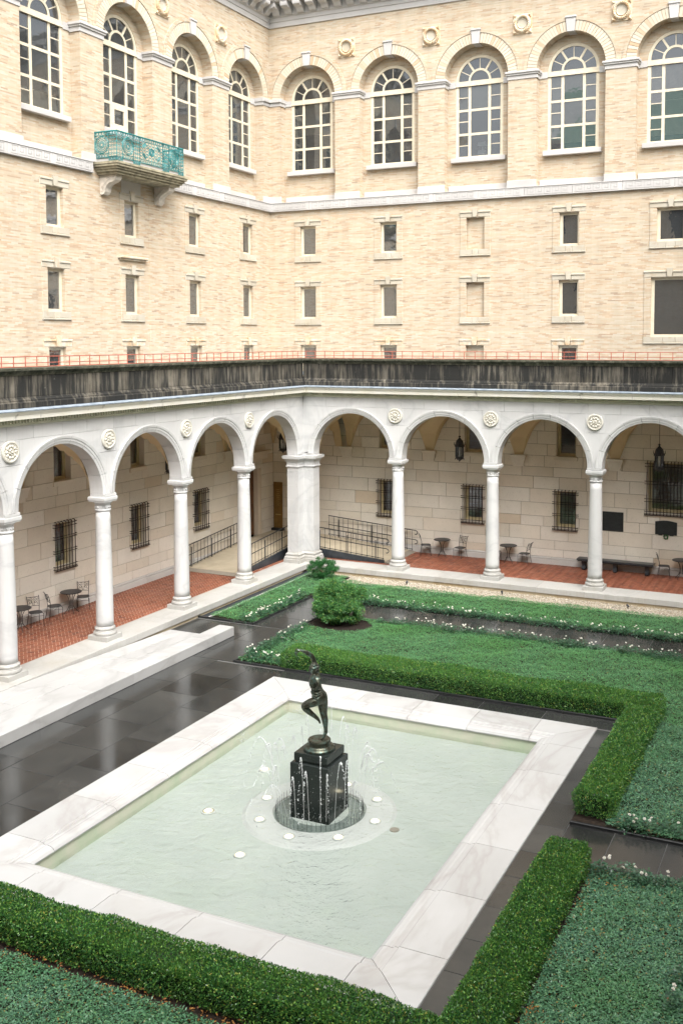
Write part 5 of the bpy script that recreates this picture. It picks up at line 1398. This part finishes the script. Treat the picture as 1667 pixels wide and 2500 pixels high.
# ------------------------------------------------------------------ shrubs
def shrub(label, x, y, rx, rz, mat, nclump, per, lsize, seed, droop):
    A = thing('garden_shrub', label, 'shrub', (x, y, ZP))
    r_ = np.random.default_rng(seed); parts = []; cs = []
    for k in range(nclump):
        v = r_.normal(size=3); v /= np.linalg.norm(v); v[2] = v[2]*.95; q = r_.uniform(.55, 1.12)
        c_ = np.array([v[0]*rx*q, v[1]*rx*q, .08+rz*.48+v[2]*rz*.44*q]); cs.append(c_)
        n = per; p = r_.normal(size=(n, 3)); p /= np.linalg.norm(p, axis=1, keepdims=True); rad = .22*rx/.85*r_.uniform(.6, 1.15)
        P = c_+p*rad*r_.random((n, 1))**.35*np.array([1, 1, .8]); P[:, 2] = np.maximum(P[:, 2], .03)
        out = (P-np.array([0, 0, rz*.5])); out /= np.linalg.norm(out, axis=1, keepdims=True)
        D = out+r_.normal(0, .55, (n, 3))+np.array([0, 0, droop]); L_ = r_.uniform(*lsize, n)
        parts.append(leaves(P, D, r_.normal(0, .5, (n, 3))+out, L_, L_*.17, -.08))
    V, F = cat(parts); ob('crown', fastmesh('crown', V, F, mat), A, kind='stuff')
    g = G()
    for k in range(9):
        a = k*2.4; t = cs[k*nclump//9]; g.tube([(.04*math.cos(a), .04*math.sin(a), 0), (t[0]*.35, t[1]*.35, t[2]*.5), tuple(t)], [.022, .016, .005], 5)
    ob('stem', g.me('stem', 'twig'), A)
shrub('large round cut-leaf shrub at the crossing of the garden paths', 5.45, -7.15, .80, 1.5, 'maple', 170, 230, (.05, .085), 5, -.55)
shrub('smaller dark green shrub near the foot of the corner pier', 1.95, -1.75, .50, .85, 'dark_shrub', 80, 170, (.035, .06), 6, .25)

# ------------------------------------------------------------------ rose bushes edging the beds
def rose_leaf_mesh(seed):
    r_ = np.random.default_rng(seed); n = 170; P = np.stack([r_.normal(0, .105, n), r_.normal(0, .105, n), r_.uniform(.02, .27, n)], 1); P[:, 2] *= 1-.4*np.hypot(P[:, 0], P[:, 1])/.25
    P[:, 2] = np.maximum(P[:, 2], .015); th = r_.uniform(0, 6.28, n); D = np.stack([np.cos(th), np.sin(th), r_.normal(.1, .4, n)], 1); L_ = r_.uniform(.04, .065, n)
    V, F = leaves(P, D, np.array([0, 0, 1.])+r_.normal(0, .4, (n, 3)), L_, L_*.30, -.1); return fastmesh('rose_foliage', V, F, 'rose_leaf')
def bloom_mesh(seed):
    r_ = np.random.default_rng(seed); parts = []
    for ring, (m, rad, el) in enumerate(((6, .030, .35), (5, .020, .8), (3, .010, 1.2))):
        th = np.arange(m)*2*PI/m+ring*.5+r_.normal(0, .15, m); D = np.stack([np.cos(th)*math.cos(el), np.sin(th)*math.cos(el), np.full(m, math.sin(el))], 1)
        parts.append(leaves(np.zeros((m, 3))+[0, 0, .003*ring], D, np.stack([-np.cos(th)*math.sin(el), -np.sin(th)*math.sin(el), np.full(m, math.cos(el))], 1), .045-.006*ring, .022, -.12))
    V, F = cat(parts); return fastmesh('bloom', V, F, 'petal')
RL = [rose_leaf_mesh(100+k) for k in range(6)]; RB = [bloom_mesh(200+k) for k in range(4)]
def rose(x, y, row, nb, pos):
    lab, grp = row; lab = f'{lab}, {pos}'; A = thing('rose_bush', lab, 'rose bush', (x, y, ZP+.03), random.uniform(0, 6.28), grp); s_ = random.uniform(.8, 1.15)
    ob('foliage', random.choice(RL), A, scale=(s_, s_, s_))
    for k in range(nb):
        a = random.uniform(0, 6.28); r_ = random.uniform(.02, .14); ob('bloom', random.choice(RB), A, (r_*math.cos(a), r_*math.sin(a), random.uniform(.20, .30)*s_), (random.gauss(-.25, .3), random.gauss(.15, .3), random.uniform(0, 6)), (.84,)*3)
ONES = 'first second third fourth fifth sixth seventh eighth ninth tenth eleventh twelfth thirteenth fourteenth fifteenth sixteenth seventeenth eighteenth nineteenth'.split()
def ordw(n):
    if n < 20: return ONES[n-1]
    t = ['twenty', 'thirty', 'forty', 'fifty', 'sixty'][n//10-2]
    return (t[:-1]+'ieth') if n % 10 == 0 else f'{t}-{ONES[n % 10-1]}'
def nbl(m): return max(0, min(5, int(random.gauss(m, 1.3))))
ROWS_ = [((2.62, -8.15), (2.62, -4.6), .22, 2.4, ('white rose bush along the narrow bed by the left arcade', 'roses of the narrow left bed'), 'near end'),
         ((2.3, -8.2), (2.62, -8.2), .2, 2.0, ('white rose bush across the end of the narrow left bed', 'roses of the narrow left bed'), 'left'),
         ((5.2, -4.55), (19, -4.55), .23, 2.3, ('white rose bush edging the far bed', 'roses of the far bed'), 'shrub'),
         ((6.9, -6.58), (19, -6.58), .23, 2.3, ('white rose bush on the far edge of the central bed', 'roses along the far side of the central bed'), 'shrub'),
         ((4.68, -11.75), (4.68, -8.2), .18, 1.8, ('white rose bush on the left edge of the central bed', 'roses along the left side of the central bed'), 'near corner'),
         ((4.95, -11.72), (5.95, -11.72), .2, 2.0, ('white rose bush left of the far hedge', 'roses at the near corner of the central bed'), 'bed corner'),
         ((16.95, -17.52), (20, -17.52), .27, 1.3, ('white rose bush above the right path', 'roses above the right path'), 'hedge'),
         ((16.95, -19.52), (20, -19.52), .25, .6, ('dark leaved rose bush below the right path', 'roses below the right path'), 'hedge'),
         ((18.95, -20.3), (18.6, -24.5), .6, .7, ('single rose bush among ivy at the right picture edge', 'roses at the right edge'), 'path')]
for a, b, st, m, row, frm in ROWS_:
    L_ = math.hypot(b[0]-a[0], b[1]-a[1]); n = max(1, int(L_/st))
    for k in range(n+1):
        t = k/max(1, n); rose(a[0]+(b[0]-a[0])*t+random.gauss(0, .05), a[1]+(b[1]-a[1])*t+random.gauss(0, .06), row, nbl(m), f'{ordw(k+1)} from the {frm}')
# ------------------------------------------------------------------ pool
X0, X1, Y0, Y1 = 6.19, 15.42, -24.42, -12.68; ZC = -.28
BS = thing('marble_pool', 'rectangular white marble pool with broad moulded coping', 'pool', ((X0+X1)/2, (Y0+Y1)/2, ZC)); BO = np.array([(X0+X1)/2, (Y0+Y1)/2, ZC])
prof = [(0, -1.0), (0, ZC-.012), (.012, ZC), (.82, ZC), (.835, ZC-.018), (.90, ZC-.02), (.915, ZC-.045), (.96, ZC-.05), (1.0, ZC-.042), (1.08, ZC-.05), (1.14, ZC-.075), (1.175, ZC-.12), (1.17, ZC-.15), (1.13, ZC-.16), (1.13, -1.0)]
def coping(p0, p1, inward, cuts):
    """stones along p0 to p1; the first and last are mitred at the corners"""
    p0 = np.array(p0, float); p1 = np.array(p1, float); L_ = np.linalg.norm(p1-p0); e = (p1-p0)/L_; n_ = np.array(inward, float); cs = [0]+cuts+[L_]
    for k in range(len(cs)-1):
        V = []; m = len(prof)
        for en, c_ in ((0, cs[k]), (1, cs[k+1])):
            for d, z in prof:
                gp = .006; s_ = c_+(d if (k == 0 and en == 0) else 0)-(d if (k == len(cs)-2 and en == 1) else 0)+(gp if en == 0 else -gp)
                q = p0+e*s_+n_*d; V.append((q[0]-BO[0], q[1]-BO[1], z-BO[2]))
        F = [(i, (i+1) % m, m+(i+1) % m, m+i) for i in range(m)]+[tuple(range(m)), tuple(range(m, 2*m))]
        ob('coping_stone', mesh('coping_stone', V, F, 'marble_white'), BS)
coping((X0, Y1), (X0, Y0), (1, 0), [1.45, 3.1, 4.75, 6.45, 8.2, 10.0])
coping((X1, Y1), (X0, Y1), (0, -1), [1.4, 3.0, 4.6, 6.2, 7.8])
coping((X1, Y0), (X1, Y1), (-1, 0), [1.5, 3.3, 5.1, 6.9, 8.7, 10.3])
coping((X0, Y0), (X1, Y0), (0, 1), [1.6, 3.3, 5.0, 6.6, 8.0])
ix0, ix1, iy0, iy1 = X0+1.13, X1-1.13, Y0+1.13, Y1-1.13
g = G()
for (a, b, c_, d) in ((ix0-.02, ix0+.004, iy0, iy1), (ix1-.004, ix1+.02, iy0, iy1), (ix0, ix1, iy1-.004, iy1+.02), (ix0, ix1, iy0-.02, iy0+.004)):
    g = G(); g.box(a-BO[0], b-BO[0], c_-BO[1], d-BO[1], -1.0-BO[2], ZC-.162-BO[2]); ob('pool_wall', g.me('pool_wall', 'algae'), BS)
g = G(); g.box(ix0-BO[0], ix1-BO[0], iy0-BO[1], iy1-BO[1], -1.1-BO[2], -.76-BO[2]); ob('pool_floor', g.me('pool_floor', 'pool_floor'), BS)
ZW = -.665
g = G(); g.add([(ix0-.015, iy0-.015, ZW), (ix1+.015, iy0-.015, ZW), (ix1+.015, iy1+.015, ZW), (ix0-.015, iy1+.015, ZW)], [(0, 1, 2, 3)])
o = ob('pool_water', g.me('pool_water', 'water', fix=False), kind='structure')
FX, FY = 10.83, -18.55
# submerged ring with lamps and nozzle circle
RG = thing('fountain_ring', 'pale submerged stone ring round the black fountain pedestal', 'fountain', (FX, FY, -.93))
g = G(); g.lathe([(.99, 0.165), (.99, .205), (1.0, .215), (1.56, .215), (1.64, .172), (1.66, .165)], 64, caps=False); ob('stone_ring', g.me('stone_ring', 'ring_stone'), RG)
g = G(); g.lathe([(.62, .174), (.97, .174)], 48, caps=False); ob('ring_floor', g.me('ring_floor', 'ring_shade', fix=False), RG)  # sheet carrying the painted dark reflection round the pedestal
g = G(); g.tube([(.93*math.cos(2*PI*k/40), .93*math.sin(2*PI*k/40), .185) for k in range(40)], .012, 6, closed=True); ob('feed_pipe', g.me('feed_pipe', 'ring_shade'), RG)
g = G(); g.tube([(0, 0, .16), (0, 0, .385)], [.005, .0035], 5); nz_ = g.me('nozzle', 'iron')
for k in range(60): a = 2*PI*k/60; ob('nozzle', nz_, RG, (.93*math.cos(a), .93*math.sin(a), 0))
def lamp(x, y, z, label, r_=.105):
    A = thing('underwater_lamp', label, 'lamp', (x, y, z), 0, 'lit underwater lamps')
    g = G(); g.lathe([(r_*1.22, 0), (r_*1.22, .018), (r_*1.12, .03), (r_*1.02, .03), (r_*.98, .012)], 20, caps=False); ob('housing', g.me('housing', 'ring_stone'), A)
    g = G(); g.lathe([(r_*1.0, .012), (r_*.8, .026), (r_*.4, .034), (.001, .036)], 20, caps=False); ob('lens', g.me('lens', 'lamp_glow'), A)
names = {0: 'right of', 1: 'behind and right of', 2: 'behind', 3: 'behind and left of', 4: 'left of', 5: 'in front and left of', 6: 'straight in front of', 7: 'in front and right of'}
for k in range(8): lamp(FX+1.30*math.cos(k*PI/4), FY+1.30*math.sin(k*PI/4), -.716, f'lit lamp set in the fountain ring, {names[k]} the pedestal')
lamp(10.28, -20.80, -.76, 'lit lamp on the pool floor near the front of the ring'); lamp(8.67, -19.52, -.76, 'glowing disc standing in for a soft sky glow on the water left of the ring', .13); lamp(8.67, -17.24, -.76, 'glowing disc standing in for a soft sky glow at the far left of the ring', .12)  # the last two discs stand in for sky glows on the water surface
A = thing('pool_drain', 'small dark round drain on the pool floor right of the ring', 'drain', (12.6, -18.62, -.76)); g = G(); g.lathe([(.10, 0), (.10, .012), (.001, .016)], 14, caps=False); ob('grate', g.me('grate', 'ramp_foot'), A)
# ------------------------------------------------------------------ pedestal
PD = thing('fountain_pedestal', 'wet black granite pedestal block in the middle of the pool', 'pedestal', (FX, FY, -.92)); dz = .92
g = G(); g.panel(-.45, .45, -.45, .45, 0, .434+dz, .02); ob('lower_block', g.me('lower_block', 'black_granite'), PD)
g = G(); g.box(-.37, .37, -.37, .37, .434+dz, .474+dz); g.panel(-.39, .39, -.39, .39, .474+dz, .628+dz, .008); ob('upper_block', g.me('upper_block', 'black_granite'), PD)
g = G(); g.lathe([(.33, .628+dz), (.335, .66+dz), (.31, .69+dz), (.285, .695+dz), (.26, .72+dz), (.225, .725+dz), (.22, .77+dz), (.225, .785+dz), (.24, .79+dz), (.245, .815+dz), (.235, .835+dz), (.225, .839+dz)], 40); ob('round_plinth', g.me('round_plinth', 'bronze', smooth=False), PD)
# ------------------------------------------------------------------ bronze dancer
SB = np.array([FX, FY, .839]); FH = np.array([_f[0], _f[1], 0.0]); FH /= np.linalg.norm(FH); RH = np.array([_r[0], _r[1], 0.0])
def sp(px, py, dep=0.0): return tuple(RH*((px-780.5)/111.0)+np.array([0, 0, (1803.5-py)/113.2])+FH*dep)
ST = thing('bronze_statue', 'bronze dancing figure on one foot with an arm raised, on the pedestal', 'statue', tuple(SB))
sk = [  # name, position, radius (x, y), parent
 ('pelvis', sp(786, 1701), .118, None), ('belly', sp(780, 1690), .100, 'pelvis'), ('waist', sp(776, 1681), .092, 'belly'), ('rib', sp(771, 1670), .105, 'waist'), ('chest', sp(769, 1660), .112, 'rib'), ('collar', sp(770.5, 1650), .085, 'chest'), ('neck', sp(769, 1644), .048, 'collar'), ('jaw', sp(767, 1638, -.01), .066, 'neck'), ('skull', sp(767.5, 1631, 0), .088, 'jaw'), ('crown', sp(769, 1625.5, 0), .070, 'skull'),
 ('sh1', sp(775, 1648, .13), .055, 'collar'), ('ua1', sp(771, 1630, .15), .045, 'sh1'), ('el1', sp(764.5, 1606, .10), .040, 'ua1'), ('fa1', sp(752, 1595.5, .05), .038, 'el1'), ('wr1', sp(739, 1588, .0), .025, 'fa1'), ('pa1', sp(733.5, 1586.5, -.01), .030, 'wr1'),
 ('f1', sp(728.5, 1585.5, -.035), .011, 'pa1'), ('f1b', sp(726.5, 1589, -.04), .009, 'f1'), ('f2', sp(728, 1585, -.01), .011, 'pa1'), ('f2b', sp(725.5, 1589, -.01), .009, 'f2'), ('f3', sp(728.3, 1585.2, .015), .011, 'pa1'), ('f3b', sp(726, 1589, .02), .009, 'f3'), ('f4', sp(729, 1586, .035), .010, 'pa1'), ('f4b', sp(727.5, 1589.5, .04), .008, 'f4'), ('th', sp(733, 1590, -.04), .011, 'pa1'), ('thb', sp(730, 1592.5, -.04), .009, 'th'),
 ('sh2', sp(775, 1650, -.13), .055, 'collar'), ('el2', sp(783, 1668, -.20), .040, 'sh2'), ('fa2', sp(778, 1674, -.22), .036, 'el2'), ('wr2', sp(771, 1677, -.20), .025, 'fa2'), ('pa2', sp(767, 1677.5, -.18), .028, 'wr2'), ('g1', sp(763.5, 1676.5, -.16), .011, 'pa2'), ('g2', sp(763.5, 1678, -.15), .011, 'pa2'), ('g3', sp(763.8, 1679.5, -.15), .011, 'pa2'), ('g4', sp(764.5, 1681, -.15), .010, 'pa2'), ('gt', sp(766.5, 1673.5, -.15), .011, 'pa2'),
 ('hs', sp(789.5, 1708, .06), .108, 'pelvis'), ('ts', sp(788.5, 1728, .06), .086, 'hs'), ('ks', sp(790.5, 1748, .05), .058, 'ts'), ('cs', sp(794, 1760, .05), .062, 'ks'), ('ls', sp(795, 1776, .04), .042, 'cs'), ('as', sp(796, 1789, .03), .034, 'ls'), ('bs', sp(792, 1797, .0), .032, 'as'), ('tos', sp(786.5, 1802.0, -.03), .022, 'bs'), ('tos2', sp(782.5, 1803.0, -.05), .014, 'tos'), ('hes', sp(800, 1792.5, .05), .026, 'as'),
 ('hr', sp(780.5, 1707, -.09), .105, 'pelvis'), ('tr', sp(762, 1712, -.12), .086, 'hr'), ('kr', sp(742.5, 1718.5, -.12), .062, 'tr'), ('cr', sp(755, 1732.5, -.08), .058, 'kr'), ('lr', sp(768, 1744.5, -.05), .042, 'cr'), ('ar', sp(777, 1753.5, -.03), .032, 'lr'), ('br', sp(781, 1759, -.03), .027, 'ar'), ('tor', sp(783, 1766, -.03), .016, 'br')]
idx = {n_: i for i, (n_, *_) in enumerate(sk)}
me = bpy.data.meshes.new('figure'); me.from_pydata([s_[1] for s_ in sk], [(idx[s_[3]], i) for i, s_ in enumerate(sk) if s_[3]], [])
tmp = bpy.data.objects.new('figure_tmp', me); C.objects.link(tmp)
md = tmp.modifiers.new('skin', 'SKIN'); md.use_smooth_shade = True; md.branch_smoothing = .6
for i, s_ in enumerate(sk):
    sv = me.skin_vertices[0].data[i]; rf = 1.42 if s_[0] in ('pelvis', 'belly', 'hs', 'ts', 'hr', 'tr', 'chest', 'rib') else (1.30 if s_[2] > .03 else 1.15); sv.radius = (rf*s_[2], rf*s_[2]*(.92 if s_[0] not in ('chest', 'collar', 'rib') else 1.0)); sv.use_root = (s_[0] == 'pelvis')
ss = tmp.modifiers.new('sub', 'SUBSURF'); ss.levels = ss.render_levels = 2
dg = bpy.context.evaluated_depsgraph_get(); fm = bpy.data.meshes.new_from_object(tmp.evaluated_get(dg)); bpy.data.objects.remove(tmp)
fm.materials.clear(); fm.materials.append(MT['bronze']); fm.polygons.foreach_set('use_smooth', [True]*len(fm.polygons)); fm.update()
ob('figure', fm, ST)
def ball(g, c_, r_, n=8):
    pr = [(max(.0005, r_*math.sin(PI*k/6)), -r_*math.cos(PI*k/6)) for k in range(7)]; s_ = G().lathe(pr, n, caps=False); g.add([(a+c_[0], b+c_[1], z+c_[2]) for a, b, z in s_.V], s_.F)
g = G()
for k in range(60):
    v = rng.normal(size=3); v /= np.linalg.norm(v); v[2] = abs(v[2]); c_ = np.array(sp(769.5, 1629.5, .01))+v*[.082, .082, .085]; ball(g, c_, .022, 6)
ball(g, sp(776.5, 1631, .03), .05, 10); ob('hair', g.me('hair', 'bronze', smooth=True), ST)
g = G(); ball(g, sp(758.2, 1634.5, -.02), .016, 6); ball(g, sp(759.8, 1638.8, -.02), .018, 6)
for s_ in (-1, 1): ball(g, sp(760.2, 1631.5, -.015+s_*.035), .012, 6)
ob('face_features', g.me('face_features', 'bronze', smooth=True), ST)
g = G()
for k in range(34): ball(g, np.array(sp(727.5+rng.normal(0, 1.7), 1592.5+abs(rng.normal(0, 3.2)), rng.normal(0, .02))), .016, 6)
ob('fruit_bunch', g.me('fruit_bunch', 'bronze', smooth=True), ST)
# gathered cloth held against the hip, in deep folds
g = G()
for k in range(9):
    q = k/8; pts = []
    for j in range(11):
        t = j/10; px = 764+22*t+2*math.sin(q*9); py = 1675+q*17+10*math.sin(t*PI*.8)-5*t; pts.append(sp(px, py, -.115-.05*math.sin(t*PI)+.03*math.sin(k*2.1)))
    g.tube(pts, [.008]+[.020+.008*math.sin(k*1.7+j) for j in range(1, 10)]+[.008], 6)
ob('drapery', g.me('drapery', 'bronze', smooth=True), ST)
# ------------------------------------------------------------------ water jets
octv = np.array([(1, 0, 0), (-1, 0, 0), (0, 1, 0), (0, -1, 0), (0, 0, 1.5), (0, 0, -1.5)]); octf = np.array([(0, 2, 4), (2, 1, 4), (1, 3, 4), (3, 0, 4), (2, 0, 5), (1, 2, 5), (3, 1, 5), (0, 3, 5)])
def drops(P, s_):
    n = len(P); V = P[:, None, :]+octv[None]*s_[:, None, None]; F = octf[None]+6*np.arange(n)[:, None, None]; return V.reshape(-1, 3), F.reshape(-1, 3)
NJ = 34
def jet_place(a):
    d = ((a-math.atan2(CAM[1]-FY, CAM[0]-FX))/(PI/4)) % 8
    return ['front', 'front right', 'right', 'back right', 'back', 'back left', 'left', 'front left'][int(round(d)) % 8]
seen_ = {}
for k in range(NJ):
    a = 2*PI*k/NJ+random.uniform(-.06, .06); hgt = random.uniform(.75, 1.45); r1 = random.uniform(.18, .42) if k % 3 else random.uniform(.5, .9)
    v0 = math.sqrt(2*9.81*hgt); tt = 2*v0/9.81; vr = r1/tt
    def at(t): return np.stack([(.93+vr*t)*math.cos(a), (.93+vr*t)*math.sin(a), .40+v0*t-4.905*t*t], -1)
    w_ = jet_place(a); seen_[w_] = seen_.get(w_, 0)+1
    A = thing('water_jet', f'thin beaded water jet at the {w_} of the nozzle circle, {ordw(seen_[w_])} in that group', 'water jet', (FX, FY, -.93), 0, 'jets of the fountain')
    g = G(); g.tube([tuple(p) for p in at(np.linspace(.0, tt*.34, 10))], [.0032]*6+[.003, .0028, .0024, .002], 5); ob('stream', g.me('stream', 'droplet'), A)
    t = np.concatenate([np.linspace(tt*.22, tt*.55, 70), rng.uniform(tt*.25, tt*.98, 80)])
    P = at(t)+rng.normal(0, 1, (len(t), 3))*np.where(t > tt*.3, .012*(t/tt), .003)[:, None]
    P = P[P[:, 2] > .28]; s_ = np.where(rng.random(len(P)) < .3, rng.uniform(.009, .015, len(P)), rng.uniform(.0045, .0085, len(P)))
    V, F = drops(P, s_); ob('drops', fastmesh('drops', V, F, 'droplet'), A, kind='stuff')
n = 2600; a = rng.uniform(0, 2*PI, n); r_ = .9+np.abs(rng.normal(0, .9, n)); P = np.stack([r_*np.cos(a), r_*np.sin(a), .32+1.5*rng.random(n)**2.2*np.exp(-(r_-.9)*.5)], 1); V, F = drops(P, rng.uniform(.002, .0055, n))
o = ob('fountain_spray', fastmesh('fountain_spray', V, F, 'droplet'), None, (FX, FY, -.93), kind='stuff'); tag(o, 'fine spray of droplets round the fountain', 'spray')
for k, (x, y, lab) in enumerate(((7.75, -13.95, 'small splash of falling water in the far left pool corner'), (7.45, -16.2, 'small splash of falling water on the left pool edge'))):
    n = 160; P = np.stack([rng.normal(0, .12, n), rng.normal(0, .12, n), np.abs(rng.normal(0, .13, n))], 1); V, F = drops(P, rng.uniform(.004, .010, n)); o = ob('water_splash', fastmesh('water_splash', V, F, 'droplet'), None, (x, y, ZW)); tag(o, lab, 'splash')
A = thing('bubbling_jet', 'little dome of falling drops above the far pool coping', 'water jet', (9.05, -14.6, ZW)); 
t = np.linspace(0, PI, 26); pts = []
for q in range(5):
    b = q*PI/5+.2; pts.append(np.stack([.19*np.cos(t)*math.cos(b), .19*np.cos(t)*math.sin(b), .62+.22*np.sin(t)], 1)+rng.normal(0, .012, (26, 3)))
V, F = drops(np.concatenate(pts), rng.uniform(.006, .013, 130)); ob('falling_drops', fastmesh('falling_drops', V, F, 'droplet'), A, kind='stuff')
g = G(); g.tube([(0, 0, 0), (0, 0, .8)], [.012, .006], 6); ob('water_column', g.me('water_column', 'droplet'), A)
